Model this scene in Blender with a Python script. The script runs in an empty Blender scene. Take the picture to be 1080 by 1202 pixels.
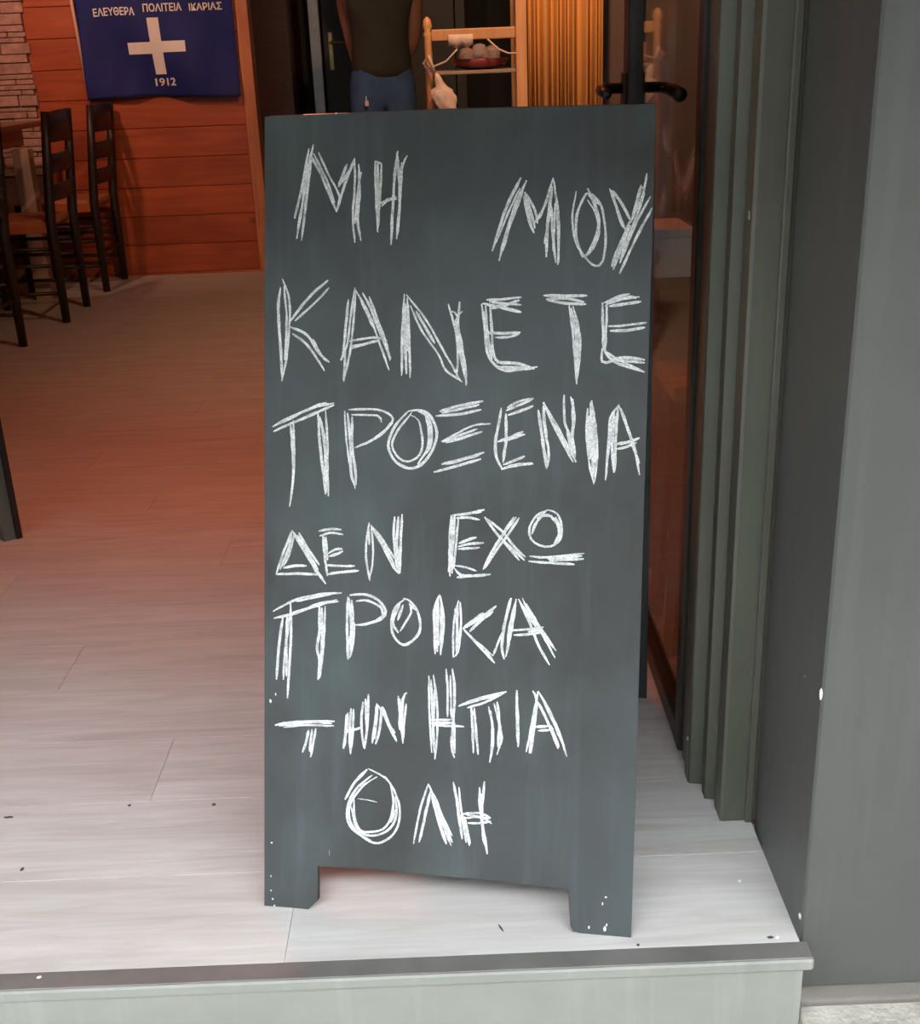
import bpy, bmesh, math, random
from mathutils import Vector, Matrix, noise

random.seed(7)
SC = bpy.context.scene
COL = SC.collection

# ---------------------------------------------------------------- camera
F_PX, PITCH, ROLL, CAM_H = 1413.62, 0.3905, -0.0403, 1.0811
cd = bpy.data.cameras.new('camera')
cam = bpy.data.objects.new('camera', cd)
COL.objects.link(cam)
cd.sensor_fit = 'VERTICAL'
cd.sensor_height = 24.0
cd.lens = F_PX / 1202 * 24.0
cd.shift_y = 45.71 / 1202
cd.clip_start = 0.05
_f = Vector((0, math.cos(PITCH), -math.sin(PITCH)))
_r = Vector((1, 0, 0)); _u = _r.cross(_f)
_r2 = _r * math.cos(ROLL) + _u * math.sin(ROLL)
_u2 = -_r * math.sin(ROLL) + _u * math.cos(ROLL)
_m = Matrix((( _r2.x, _u2.x, -_f.x, 0), (_r2.y, _u2.y, -_f.y, 0), (_r2.z, _u2.z, -_f.z, CAM_H), (0, 0, 0, 1)))
cam.matrix_world = _m
SC.camera = cam

# ---------------------------------------------------------------- overcast sky
w = bpy.data.worlds.new('sky'); SC.world = w; w.use_nodes = True
bg = w.node_tree.nodes['Background']
bg.inputs[0].default_value = (0.90, 0.96, 1.0, 1)
bg.inputs[1].default_value = 18.5

SC.view_settings.view_transform = 'Standard'
SC.view_settings.look = 'None'
SC.view_settings.gamma = 1
SC.view_settings.use_curve_mapping = False
SC.view_settings.exposure = 0.0

# warm ceiling spotlights, the last one added: (x, y, watts, tilt, colour)
LAMPS = [(-2.0, 4.75, 12.0, 74, (1.0, 0.52, 0.38)), (0.25, 3.4, 15.0, 55, (1.0, 0.55, 0.28)), (-0.6, 3.0, 9.5, 0, (1.0, 0.24, 0.09))]  # last light is unseen, put in to redden the floor

# chalk strokes in millimetres on the front leaf (x across, z up)
LETTERS = [
 ('Μ', [[[60.1,1022.1],[51.4,976.0],[42.5,939.4],[41.2,933.3]],[[65.8,1026.8],[60.3,1000.2],[54.0,966.1],[43.9,907.4]],[[64.1,1009.8],[58.4,968.5],[50.5,904.8]],[[59.0,1002.7],[47.6,956.5]],[[61.5,1014.8],[75.8,990.0],[98.0,940.7]],[[73.1,1016.9],[83.5,994.7],[101.7,960.1],[98.0,940.7]],[[66.6,1015.8],[83.6,982.5],[95.3,952.9]],[[98.0,943.1],[109.3,977.0],[121.7,1008.2]],[[100.3,972.3],[111.6,1001.2]],[[101.6,974.7],[119.3,998.5]],[[121.7,1008.2],[122.0,974.2],[119.8,932.9],[122.7,901.1]],[[126.9,1000.7],[128.5,961.9],[126.2,930.3],[130.8,903.4]],[[130.8,990.9],[127.1,974.1],[122.5,925.5]]]),
 ('Η', [[[148.4,1003.8],[150.1,961.4],[153.1,914.0]],[[157.3,1001.1],[155.7,961.3],[152.6,915.2]],[[152.2,1002.4],[153.5,924.9]],[[148.4,1003.8],[157.8,999.9]],[[154.8,950.4],[177.9,958.3]],[[157.9,946.7],[165.4,955.0],[178.0,955.9]],[[178.6,1016.1],[174.0,972.9],[171.0,897.9]],[[183.7,1001.5],[182.4,960.6],[178.5,905.0]],[[191.2,1009.7],[185.1,996.7],[181.8,948.6],[179.7,909.9]],[[177.3,1013.7],[181.6,972.7],[181.1,948.6]]]),
 ('Μ', [[[338.3,979.4],[319.5,940.7],[303.2,888.5]],[[345.6,975.6],[329.3,938.1],[312.0,876.4]],[[337.3,966.4],[322.0,933.5],[307.9,898.0]],[[341.0,961.6],[325.9,921.5],[316.7,888.3]],[[342.3,956.8],[350.1,925.8],[356.5,910.2]],[[345.9,959.1],[357.2,937.5],[360.6,922.0]],[[343.4,961.5],[351.1,937.6],[357.6,916.1]],[[358.6,923.2],[370.3,946.7],[379.3,978.3]],[[357.4,923.3],[365.6,937.3]],[[377.1,970.1],[363.4,927.9]],[[379.3,977.1],[387.5,925.0],[387.4,870.5]],[[378.3,967.7],[373.2,920.6],[372.7,880.2]],[[377.6,944.1],[380.7,906.2],[385.0,872.9]],[[376.4,939.4],[370.0,896.9]],[[382.8,948.7],[381.1,887.2]],[[385.2,944.0],[388.6,872.9]]]),
 ('Ο', [[[408.4,961.1],[404.2,929.4],[409.7,898.6],[422.0,879.5],[434.2,868.7],[443.6,874.4],[446.5,905.0],[442.2,935.6],[434.8,949.9],[423.9,958.4],[418.1,952.6],[410.2,931.6],[409.5,905.7],[417.1,884.3],[420.8,880.7],[431.3,891.1],[438.0,909.9],[432.8,933.5],[422.9,950.2]],[[422.6,964.3],[432.6,942.9],[437.8,919.3],[431.2,895.9],[422.0,880.7]],[[424.0,956.0],[439.7,942.7]]]),
 ('Υ', [[[449.9,963.6],[461.2,935.2],[471.1,911.6]],[[453.5,961.1],[465.7,944.5],[476.7,924.4]],[[452.3,961.2],[463.7,925.8],[469.9,914.0]],[[495.3,981.0],[491.2,955.5],[480.1,930.1],[476.8,920.9]],[[488.6,967.3],[484.4,948.7],[479.0,925.5]],[[489.8,964.9],[492.4,955.5],[480.4,918.4],[464.9,876.5]],[[476.9,918.5],[466.9,890.6],[456.9,863.6]],[[500.7,953.0],[485.0,923.0],[465.0,871.8]],[[503.3,939.0],[485.4,904.3],[465.3,858.8]],[[473.4,913.9],[460.0,883.6],[455.6,867.2]],[[475.6,923.2],[457.9,871.9]]]),
 ('Κ', [[[24.6,855.8],[33.9,829.6],[34.1,792.3],[30.3,752.4],[23.9,722.4]],[[22.0,844.7],[19.0,817.3],[22.4,762.4],[24.7,724.9]],[[26.8,847.1],[30.6,799.8],[27.7,749.9]],[[87.1,853.8],[61.3,831.9],[35.4,801.0]],[[88.4,843.9],[66.5,821.9],[41.9,801.0]],[[35.4,793.6],[59.0,782.3],[74.7,759.9],[89.1,747.4]],[[38.1,784.9],[56.4,772.3],[72.2,752.4],[82.7,736.2]],[[66.8,777.3],[77.4,757.4],[85.2,748.7]]]),
 ('Α', [[[123.2,843.6],[117.1,801.8],[113.5,772.2],[105.9,752.4],[104.6,749.9]],[[124.5,841.1],[119.8,779.6],[114.9,749.9],[108.7,722.6]],[[114.3,828.9],[110.8,789.5],[107.2,754.9]],[[111.0,762.3],[108.7,722.6]],[[124.5,839.9],[141.4,811.5],[154.4,779.5],[170.2,737.6]],[[133.5,837.3],[143.8,818.8],[156.9,786.8],[172.6,752.4]],[[142.4,832.3],[154.2,801.6],[164.7,774.5],[171.3,749.9]],[[131.0,828.8],[149.2,791.8]],[[116.0,774.7],[149.3,779.5],[167.2,775.7]],[[117.4,764.8],[136.6,770.9],[154.5,775.8]],[[118.7,768.5],[154.5,774.6]]]),
 ('Ν', [[[189.4,835.6],[187.4,786.7],[186.8,730.3]],[[193.2,830.7],[196.3,786.7],[198.2,727.8]],[[190.8,823.4],[191.3,774.5],[193.1,732.7]],[[194.7,816.0],[194.0,762.2]],[[191.9,834.3],[217.5,803.7],[238.0,769.4],[266.1,723.1]],[[197.1,820.9],[212.6,789.0],[235.6,757.2],[245.9,737.7],[267.4,723.1]],[[204.8,813.5],[230.4,771.9]],[[247.3,822.9],[257.7,786.4],[260.7,757.2],[259.8,728.0]],[[262.2,825.2],[260.2,786.4],[269.5,749.9],[272.4,718.3]],[[251.1,813.2],[260.0,805.8],[263.1,762.1],[273.6,720.7]],[[266.1,813.0],[257.5,801.0],[265.4,774.2],[271.0,728.0]]]),
 ('Ε', [[[290.7,822.5],[294.8,798.3],[299.1,762.0],[309.2,745.1],[324.1,737.8],[346.1,740.3],[364.4,742.7]],[[301.8,820.0],[304.8,788.6],[306.5,762.0],[314.1,748.7],[336.2,747.5],[355.9,742.7]],[[295.7,820.1],[298.7,786.2],[305.4,752.3]],[[296.8,827.3],[320.1,828.3],[342.1,830.5]],[[291.9,822.5],[312.9,818.7],[342.4,811.3]],[[300.5,824.8],[325.1,822.2],[342.3,820.9]],[[303.1,816.4],[322.7,821.1],[339.7,826.9]],[[295.0,786.3],[318.4,785.0],[341.7,786.1]],[[308.6,780.2],[325.9,780.1],[340.5,784.9]],[[311.6,747.5],[326.4,748.7],[360.8,740.3]],[[314.2,742.7],[358.4,740.3]]]),
 ('Τ', [[[370.0,832.6],[397.8,831.6],[425.4,832.1]],[[375.0,826.6],[398.0,822.8],[424.4,821.4]],[[373.7,827.8],[400.3,828.7],[422.0,823.8]],[[402.8,821.6],[408.4,785.8],[411.4,757.1],[415.0,721.2]],[[407.7,819.2],[415.4,792.9],[418.4,766.6],[414.9,723.6]],[[405.3,816.8],[412.0,785.8],[414.4,749.9]],[[410.3,809.6],[414.6,773.8],[414.3,733.2]]]),
 ('Ε', [[[444.7,823.6],[446.7,785.6],[448.3,766.6],[461.8,749.9],[500.0,736.9]],[[450.6,823.6],[450.2,790.4],[449.6,764.2]],[[445.9,766.6],[446.3,749.9],[459.4,749.9]],[[445.9,822.4],[464.7,830.5],[478.8,833.9]],[[453.1,818.8],[469.7,821.0],[493.2,824.4]],[[448.4,818.8],[457.7,825.9],[490.7,830.3]],[[450.7,821.2],[478.9,830.4],[486.1,828.0]],[[452.5,793.9],[472.6,795.0],[500.9,798.4]],[[455.0,788.0],[477.5,789.0],[498.7,792.5]],[[449.9,747.5],[471.2,754.7],[499.7,752.3]],[[457.0,752.3],[499.8,748.7]],[[452.0,761.8],[466.5,752.3],[497.7,738.1]]]),
 ('Π', [[[10.9,661.9],[38.6,676.0],[85.6,695.1]],[[12.3,655.6],[41.3,668.5],[96.0,691.5]],[[25.5,667.1],[62.2,686.2],[96.0,693.9]],[[36.0,668.4],[38.8,633.2],[40.3,595.3],[35.2,555.9]],[[39.9,671.0],[41.5,615.6],[36.5,559.8]],[[73.9,681.3],[76.8,641.2],[81.0,606.1],[85.1,573.4]],[[84.4,683.9],[87.3,641.4],[87.5,603.7],[89.1,571.0]],[[76.6,676.3],[83.3,641.3],[86.4,576.0]]]),
 ('Ρ', [[[110.3,684.1],[113.2,646.7],[117.3,616.7],[125.4,581.7]],[[120.7,676.7],[121.0,636.8],[125.2,609.3],[126.7,586.8]],[[114.2,681.6],[118.4,641.7],[120.0,604.2],[125.4,584.3]],[[115.5,685.4],[140.0,686.8],[163.1,684.5],[175.9,674.7],[168.4,662.2],[145.5,644.6],[127.5,636.9]],[[119.4,679.2],[155.4,678.2],[160.6,669.6]],[[176.0,672.2],[158.3,652.2],[124.9,635.6]]]),
 ('Ο', [[[196.2,684.7],[178.6,664.8],[169.9,639.9],[179.1,620.1],[197.0,610.5],[214.8,615.7],[229.7,635.7],[234.4,657.9],[226.6,677.6],[213.9,686.1],[196.2,684.7]],[[201.3,683.5],[181.2,657.4],[175.0,639.9],[184.1,623.9],[196.9,619.1],[212.1,628.0],[215.7,645.4],[210.3,672.5],[198.8,679.8]],[[219.0,682.4],[224.4,657.8],[222.1,635.6],[209.7,615.6]],[[206.3,687.2],[224.1,675.1],[227.1,643.1],[214.7,623.1]]]),
 ('Ξ', [[[237.9,684.9],[265.3,692.8],[295.1,698.8]],[[232.8,678.9],[265.5,681.8],[292.7,687.8]],[[240.7,682.7],[290.0,694.1]],[[240.9,645.7],[271.4,662.0],[288.1,668.8],[305.4,669.7]],[[246.8,644.5],[271.5,652.1],[294.5,659.8]],[[242.3,645.1],[288.2,663.3]],[[241.3,616.2],[271.9,624.4],[297.4,632.9]],[[231.3,606.0],[260.8,614.3],[293.7,624.3]],[[247.2,616.3],[291.0,629.1]]]),
 ('Ε', [[[318.7,690.5],[312.1,646.5],[313.6,627.0],[321.3,612.4]],[[325.0,683.2],[325.6,649.1],[322.4,619.8]],[[326.1,690.5],[342.0,699.1],[360.3,702.9]],[[327.5,680.8],[344.6,687.0],[360.4,693.2]],[[325.0,686.9],[359.1,701.6]],[[314.5,646.6],[332.9,652.9],[350.1,656.7]],[[323.2,647.9],[345.2,655.4]],[[332.9,654.1],[347.6,660.3]],[[320.1,611.2],[338.5,617.6],[361.8,619.2]],[[322.4,617.3],[350.6,628.7]],[[323.7,613.7],[360.6,620.3]]]),
 ('Ν', [[[366.6,688.4],[372.2,654.5],[379.0,613.3]],[[373.8,698.1],[374.3,669.1],[381.0,637.7],[380.2,615.8]],[[372.6,693.3],[378.4,649.7]],[[372.6,698.1],[386.4,674.0],[404.0,645.2],[416.6,622.4]],[[377.7,686.0],[391.5,659.6],[412.9,622.3]],[[373.8,695.7],[398.9,654.8]],[[399.1,707.9],[401.0,674.2],[408.6,654.9],[415.2,628.4]],[[407.6,705.5],[412.9,681.5],[411.0,657.4],[415.2,630.8]],[[410.1,703.1],[412.1,664.6]],[[403.6,662.1],[414.1,626.0]]]),
 ('Ι', [[[429.6,691.2],[429.1,655.2],[433.5,621.4],[440.1,595.0]],[[434.2,700.9],[441.1,660.1],[442.8,633.6],[440.7,597.4]],[[433.0,698.5],[436.6,645.6],[438.7,604.6]],[[431.7,681.6],[434.6,626.3]],[[437.5,681.7],[439.6,616.7]]]),
 ('Α', [[[469.0,696.3],[458.6,679.5],[457.0,645.9],[454.4,600.1]],[[467.8,693.9],[466.3,658.0],[466.1,612.3]],[[463.2,689.1],[458.2,645.9],[455.1,621.8]],[[464.5,681.9],[461.8,645.9],[465.0,609.9]],[[469.0,695.1],[480.4,667.7],[490.5,639.1],[497.2,608.0]],[[471.5,691.5],[485.4,653.4],[493.0,634.3]],[[485.6,648.6],[496.9,622.4]],[[466.5,646.0],[480.8,648.5],[496.1,654.7]],[[466.7,640.0],[478.6,642.5],[492.7,648.7]]]),
 ('Δ', [[[39.4,524.2],[28.4,498.5],[16.4,464.0]],[[38.3,517.9],[32.9,496.5],[21.9,470.6]],[[39.4,523.2],[63.8,484.6],[85.9,453.5]],[[48.2,521.3],[61.5,499.4],[77.0,478.6]],[[46.0,518.1],[74.9,472.2]],[[16.4,464.0],[44.1,465.9],[77.1,465.9]],[[26.3,472.8],[44.0,476.6],[59.4,477.0]],[[68.2,476.2],[74.9,465.8]],[[41.6,517.9],[35.1,492.3],[26.3,475.0]]]),
 ('Ε', [[[81.1,519.0],[83.5,495.8],[86.9,472.6],[88.1,464.1]],[[85.5,517.0],[87.9,485.3]],[[75.6,524.1],[94.2,527.7],[107.2,527.0]],[[76.8,517.8],[92.0,522.4],[109.4,520.7]],[[87.9,493.8],[98.7,500.4],[108.5,501.8]],[[90.1,490.7],[103.1,495.3],[109.6,498.6]],[[85.8,478.9],[105.4,478.4],[126.1,479.1]],[[88.0,466.3],[105.5,470.0],[131.5,472.9]],[[83.3,516.9],[84.7,481.0]]]),
 ('Ν', [[[145.0,537.4],[141.0,507.9],[142.3,482.7],[146.8,459.7]],[[148.3,533.3],[150.7,501.9],[149.8,480.8],[145.7,461.8]],[[144.0,533.2],[145.3,508.0]],[[147.2,534.3],[161.4,510.6],[178.9,479.6],[186.5,470.4]],[[152.6,529.2],[167.9,504.5],[181.0,479.7]],[[150.4,531.2],[176.6,487.9]],[[155.9,526.1],[182.0,488.1]],[[179.2,546.5],[178.4,521.5],[181.9,492.3],[185.4,471.4]],[[189.9,549.9],[188.1,517.6],[187.5,471.5]],[[184.6,546.7],[182.8,509.1],[186.4,473.6]]]),
 ('Ε', [[[255.6,550.4],[254.1,511.0],[254.7,469.5]],[[259.8,550.5],[258.3,511.1],[252.5,475.6]],[[265.1,548.5],[262.4,515.4],[259.8,480.0]],[[256.7,548.3],[257.8,473.7]],[[256.7,550.4],[276.5,552.9],[299.4,558.6]],[[262.0,546.4],[276.6,547.8],[293.3,545.1]],[[264.0,550.6],[295.3,555.4]],[[265.6,513.4],[281.2,520.0],[289.5,522.3]],[[264.6,509.2],[281.3,513.8],[299.0,515.3]],[[264.7,506.1],[293.9,509.0]],[[260.8,484.2],[275.5,482.6],[290.2,477.9]],[[260.8,480.1],[269.3,472.0],[286.1,471.5],[309.0,474.3]],[[264.1,468.7],[284.0,472.5]]]),
 ('Χ', [[[299.5,549.3],[316.5,527.1],[333.3,511.1],[353.2,494.2]],[[301.6,547.3],[322.6,531.4],[339.5,511.3],[354.2,498.4]],[[316.5,527.1],[346.0,494.0]],[[337.8,550.2],[324.7,529.4],[308.6,502.2],[298.5,480.2]],[[345.0,549.3],[331.0,527.5],[314.8,504.4],[300.6,481.3]],[[340.9,550.3],[318.7,518.9],[299.5,482.3]]]),
 ('Ω', [[[381.7,560.4],[367.5,552.9],[358.6,536.4],[360.9,522.1],[372.3,514.2],[386.7,513.6],[398.7,523.1],[400.4,539.4],[394.0,555.6],[381.7,560.4]],[[388.0,552.4],[375.7,553.1],[365.7,540.6],[361.8,528.3]],[[383.9,553.3],[394.2,543.4],[396.6,529.2],[390.7,516.8]],[[367.6,548.8],[379.7,558.3]],[[392.0,551.5],[399.5,535.3],[394.7,518.9]],[[359.3,499.5],[380.8,499.1],[430.5,505.7]],[[358.4,493.3],[385.0,492.1],[417.6,491.0]],[[385.0,495.2],[429.6,498.5]],[[382.9,497.1],[427.5,502.5]]]),
 ('Π', [[[12.1,413.5],[44.3,430.7],[77.3,439.3],[107.9,442.5]],[[13.3,403.9],[44.3,412.5],[77.3,426.6],[103.6,430.7]],[[39.9,413.4],[66.4,420.8],[101.4,432.8]],[[44.3,428.6],[97.0,441.1]],[[26.6,408.7],[21.2,371.9],[17.0,319.9]],[[36.5,428.3],[37.8,389.8],[35.8,346.7],[32.7,294.8]],[[32.2,411.0],[31.2,368.0],[31.4,325.0]],[[35.5,406.9],[29.1,357.2],[27.0,320.4]],[[77.3,427.6],[77.6,391.4],[74.4,365.6],[77.9,348.6],[75.8,322.8]],[[85.1,423.7],[84.2,391.7],[82.2,359.5],[78.0,325.0]],[[80.7,421.4],[81.0,370.2],[79.1,327.2]]]),
 ('Ρ', [[[116.6,437.5],[115.9,397.2],[117.3,352.5]],[[122.1,433.5],[123.5,401.7],[120.5,359.1]],[[118.8,435.5],[121.4,393.2],[118.3,371.7]],[[125.6,403.9],[123.7,372.0],[119.5,354.7]],[[118.8,439.7],[140.5,441.5],[157.8,434.8],[168.8,420.4],[162.4,409.6],[140.8,401.4],[125.7,399.7]],[[127.6,431.6],[144.9,433.2],[162.2,424.4],[163.4,416.0]],[[160.1,428.5],[165.6,416.1],[153.8,406.1]]]),
 ('Ο', [[[194.3,437.1],[181.6,425.1],[176.5,403.8],[179.9,387.1],[192.9,376.0],[207.8,384.0],[216.1,399.1],[211.6,422.0],[200.8,435.2],[192.2,438.1]],[[200.8,432.1],[203.1,419.6],[188.4,393.7]],[[192.3,429.7],[185.0,408.4]],[[188.0,431.6],[178.6,406.0],[186.3,391.5]],[[201.9,430.0],[211.6,422.0]]]),
 ('Ι', [[[241.5,445.1],[234.3,422.8],[235.8,393.6],[236.2,365.2]],[[242.5,444.1],[247.2,408.7],[243.6,364.5]],[[239.5,437.7],[239.3,368.5]],[[243.7,433.7],[244.6,370.8]],[[237.0,429.2],[241.3,377.0]]]),
 ('Κ', [[[266.9,438.7],[261.0,409.2],[260.6,362.1]],[[269.0,436.6],[270.5,403.3],[266.8,369.7],[260.6,363.1]],[[265.9,434.5],[264.7,369.6]],[[262.8,428.1],[268.2,378.1]],[[317.2,433.2],[298.7,418.0],[273.7,401.4]],[[300.7,423.2],[284.1,410.1],[272.7,401.3]],[[313.2,425.8],[294.6,410.5],[282.2,397.5]],[[273.7,401.4],[295.1,379.3],[316.4,357.3]],[[278.0,395.3],[290.8,385.4],[314.1,366.5]],[[303.5,373.4],[315.3,359.3]],[[314.1,367.6],[326.1,399.3]]]),
 ('Α', [[[326.1,399.3],[335.7,444.2]],[[336.7,444.2],[329.0,411.9],[325.4,380.6],[328.8,363.0]],[[343.0,443.4],[338.4,406.0],[330.8,366.2]],[[342.0,439.3],[334.4,401.7],[332.7,374.6]],[[346.1,443.5],[361.1,413.1],[374.0,382.6],[388.8,358.5]],[[351.2,444.8],[365.1,417.4],[379.9,395.3],[395.8,368.1]],[[356.5,437.7],[373.5,409.5],[396.7,377.4]],[[348.2,439.5],[369.4,407.3]],[[334.4,401.7],[355.0,403.6],[379.7,407.7]],[[340.7,395.7],[359.3,397.5],[379.8,401.5]],[[359.2,400.6],[378.7,405.6]]]),
 ('Τ', [[[15.0,256.9],[45.1,262.9],[99.4,267.0]],[[27.3,254.4],[56.3,259.2],[98.3,260.4]],[[20.6,256.2],[67.3,264.1],[96.1,263.6]],[[63.0,253.1],[59.7,237.7],[54.3,221.2]],[[72.9,255.8],[69.7,236.2],[65.4,215.3]],[[67.4,254.4],[64.3,222.8]]]),
 ('Η', [[[117.9,279.8],[114.9,251.7],[111.7,229.9]],[[122.2,286.4],[120.3,256.3],[121.7,223.0]],[[125.5,285.5],[124.7,256.5],[122.3,226.3]],[[115.7,277.5],[113.9,234.4]],[[115.9,252.8],[137.8,261.5]],[[118.1,256.2],[133.4,258.1]],[[138.5,295.9],[136.6,265.8],[140.2,232.7]],[[146.1,306.9],[145.3,268.4],[141.3,231.7]],[[141.8,300.3],[144.3,257.6]]]),
 ('Ν', [[[158.1,294.7],[155.2,264.6],[152.1,239.8]],[[164.7,290.8],[161.7,258.6],[156.5,239.0]],[[159.3,288.4],[155.3,245.4]],[[159.2,292.6],[170.2,276.1],[185.7,243.9]],[[165.8,290.9],[174.7,267.8],[183.4,255.5]],[[164.7,286.5],[183.5,247.0]],[[187.2,306.9],[190.8,275.1],[194.4,242.3]],[[199.0,311.7],[193.7,302.9],[192.1,256.0]],[[198.1,296.8],[195.2,264.7],[194.4,243.3]],[[189.4,302.7],[189.9,260.1]]]),
 ('Η', [[[228.2,336.2],[230.0,284.4],[233.8,231.6]],[[234.6,337.5],[239.3,306.1],[240.9,263.8],[238.2,223.3]],[[231.5,331.1],[234.2,284.7],[237.0,231.7]],[[236.9,320.8],[234.6,252.9]],[[230.1,276.0],[259.8,278.6]],[[231.2,271.8],[262.0,274.5]],[[234.4,269.8],[276.9,270.1]],[[251.5,346.7],[254.0,317.4],[254.5,281.5]],[[259.9,347.1],[263.5,317.9],[262.1,271.4],[260.3,243.7],[264.8,227.0]],[[257.3,338.6],[259.8,279.7]],[[263.0,279.9],[264.7,233.4]]]),
 ('Π', [[[269.1,297.1],[293.2,307.8],[332.8,320.2]],[[280.8,295.6],[303.8,304.1],[330.8,319.1]],[[272.3,299.3],[320.4,315.4]],[[286.0,297.9],[288.6,266.5],[290.1,234.9]],[[290.3,296.1],[292.8,266.7],[296.5,233.2]],[[288.2,291.7],[292.6,281.5]],[[309.1,299.1],[314.7,278.4],[316.2,253.3],[312.4,223.5]],[[312.4,293.0],[315.0,261.6],[313.3,236.3]],[[316.4,303.7],[323.1,278.9],[327.6,258.1],[321.7,234.7]],[[320.5,306.0],[324.1,279.0],[322.6,245.2]],[[324.1,279.0],[327.7,251.8]]]),
 ('Ι', [[[346.3,323.0],[347.7,280.2],[349.7,246.8]],[[347.7,301.1],[350.3,251.0]]]),
 ('Α', [[[374.3,323.3],[368.8,281.4],[360.2,241.1]],[[367.0,323.0],[372.4,312.8],[370.9,281.5],[366.5,239.4]],[[372.4,310.8],[363.1,256.0]],[[369.0,270.9],[364.4,239.3]],[[374.3,323.3],[391.3,295.1],[404.2,266.7],[414.0,238.0]],[[372.4,310.8],[385.2,288.5],[402.5,247.8]],[[380.6,313.3],[397.8,278.8],[410.7,250.4]],[[391.6,278.5],[403.5,249.9]],[[371.0,275.2],[389.6,277.3]],[[375.3,270.2],[391.7,272.2]]]),
 ('Ο', [[[145.4,203.6],[127.2,183.2],[114.7,159.6]],[[159.2,194.3],[138.7,179.4],[122.8,155.6],[120.6,137.2],[130.0,117.4],[155.5,102.1],[176.1,110.4],[188.5,128.3],[190.4,155.6],[179.9,182.0],[168.4,194.8],[146.5,204.8]],[[152.3,196.1],[127.3,171.8],[117.1,141.6],[125.4,119.3],[150.9,105.2]],[[127.4,160.5],[127.6,137.7],[137.0,117.9],[162.2,119.7],[175.9,132.0],[182.4,159.6],[177.6,184.1]],[[122.8,151.1],[132.3,119.8],[150.8,112.0],[173.7,120.5],[186.0,141.8],[184.6,168.8]],[[166.1,195.8],[172.9,192.9]],[[184.8,150.7],[178.1,132.1]]]),
 ('Λ', [[[229.7,188.6],[218.8,153.0],[210.3,105.0]],[[233.1,181.0],[225.7,144.5],[218.2,107.8]],[[229.7,189.7],[238.9,167.9],[250.6,132.7],[262.2,106.6]],[[236.6,176.7],[248.2,148.3],[263.2,120.1]],[[234.4,174.3],[243.8,141.2],[255.5,108.3]],[[238.9,172.4],[257.5,124.2],[263.3,111.1]]]),
 ('Η', [[[263.3,194.1],[270.4,161.0],[276.7,116.6]],[[271.2,187.9],[275.0,156.9],[286.8,108.4]],[[267.9,178.8],[273.1,134.3]],[[275.0,152.4],[282.3,112.5]],[[279.6,148.2],[287.9,110.7]],[[277.3,151.4],[299.5,154.1],[315.1,148.4]],[[279.6,146.0],[301.8,148.6],[316.3,140.7]],[[284.1,139.6],[301.9,140.8],[315.2,144.0]],[[281.7,150.6],[312.9,147.2]],[[299.0,189.7],[300.5,163.0],[304.2,136.5],[311.5,99.0]],[[305.5,197.9],[303.7,170.0],[302.9,149.8]],[[302.4,181.0],[304.8,125.4],[310.3,105.6]]]),
]
SPECKS = [[9.7,43.9,1.9,2.3],[9.7,23.6,2.3,3.0],[12.2,11.8,3.0,3.2],[14.7,2.4,3.0,2.6],[8.7,290.1,3.5,5.8],[16.0,299.8,1.7,4.6],[96.4,1065.1,3.5,2.3],[469.8,52.8,3.5,2.6],[465.6,43.4,2.1,4.6],[448.6,10.0,2.9,4.6],[469.7,9.5,4.6,8.1],[471.8,15.4,2.3,4.6],[93.0,83.6,1.2,10.4],[10.7,91.7,2.9,2.9]]
THIN_TICK = [[132.0, 161.9], [148.1, 161.2], [159.6, 159.2]]
CUT = [[0.0, -0.0], [37.9, 1.4], [63.4, 1.1], [76.6, 14.7], [76.3, 63.4], [104.0, 64.3], [145.7, 65.2], [228.0, 63.4], [297.4, 63.1], [365.8, 61.6], [419.7, 59.0], [424.1, 10.2], [427.6, 2.4], [436.6, -1.4], [504.1, -0.0]]

# ---------------------------------------------------------------- helpers
def link(o, parent=None):
    COL.objects.link(o)
    if parent is not None: o.parent = parent
    return o

def obj(name, bm, m, parent=None, smooth=False, loc=None, rot=None):
    me = bpy.data.meshes.new(name)
    bm.normal_update(); bm.to_mesh(me); bm.free()
    if m: me.materials.append(m)
    if smooth:
        for p in me.polygons: p.use_smooth = True
    o = link(bpy.data.objects.new(name, me), parent)
    if loc: o.location = loc
    if rot: o.rotation_euler = rot
    return o

def tag(o, label=None, cat=None, group=None, kind=None):
    if label: o['label'] = label
    if cat: o['category'] = cat
    if group: o['group'] = group
    if kind: o['kind'] = kind
    return o

def thing(name, label, cat, loc=(0, 0, 0), rz=0, group=None):
    o = link(bpy.data.objects.new(name, None))
    o.empty_display_size = 0.1
    o.location = loc; o.rotation_euler = (0, 0, rz)
    return tag(o, label, cat, group)

def box(bm, x0, x1, y0, y1, z0, z1, bev=0):
    vs = [bm.verts.new(p) for p in ((x0,y0,z0),(x1,y0,z0),(x1,y1,z0),(x0,y1,z0),(x0,y0,z1),(x1,y0,z1),(x1,y1,z1),(x0,y1,z1))]
    fs = [bm.faces.new([vs[i] for i in q]) for q in ((3,2,1,0),(4,5,6,7),(0,1,5,4),(1,2,6,5),(2,3,7,6),(3,0,4,7))]
    if bev:
        es = list({e for f in fs for e in f.edges})
        bmesh.ops.bevel(bm, geom=es, offset=bev, segments=1 if bev < .004 else 2, affect='EDGES', profile=.6)
    return bm

def boxm(*a, bev=0): return box(bmesh.new(), *a, bev=bev)

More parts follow.
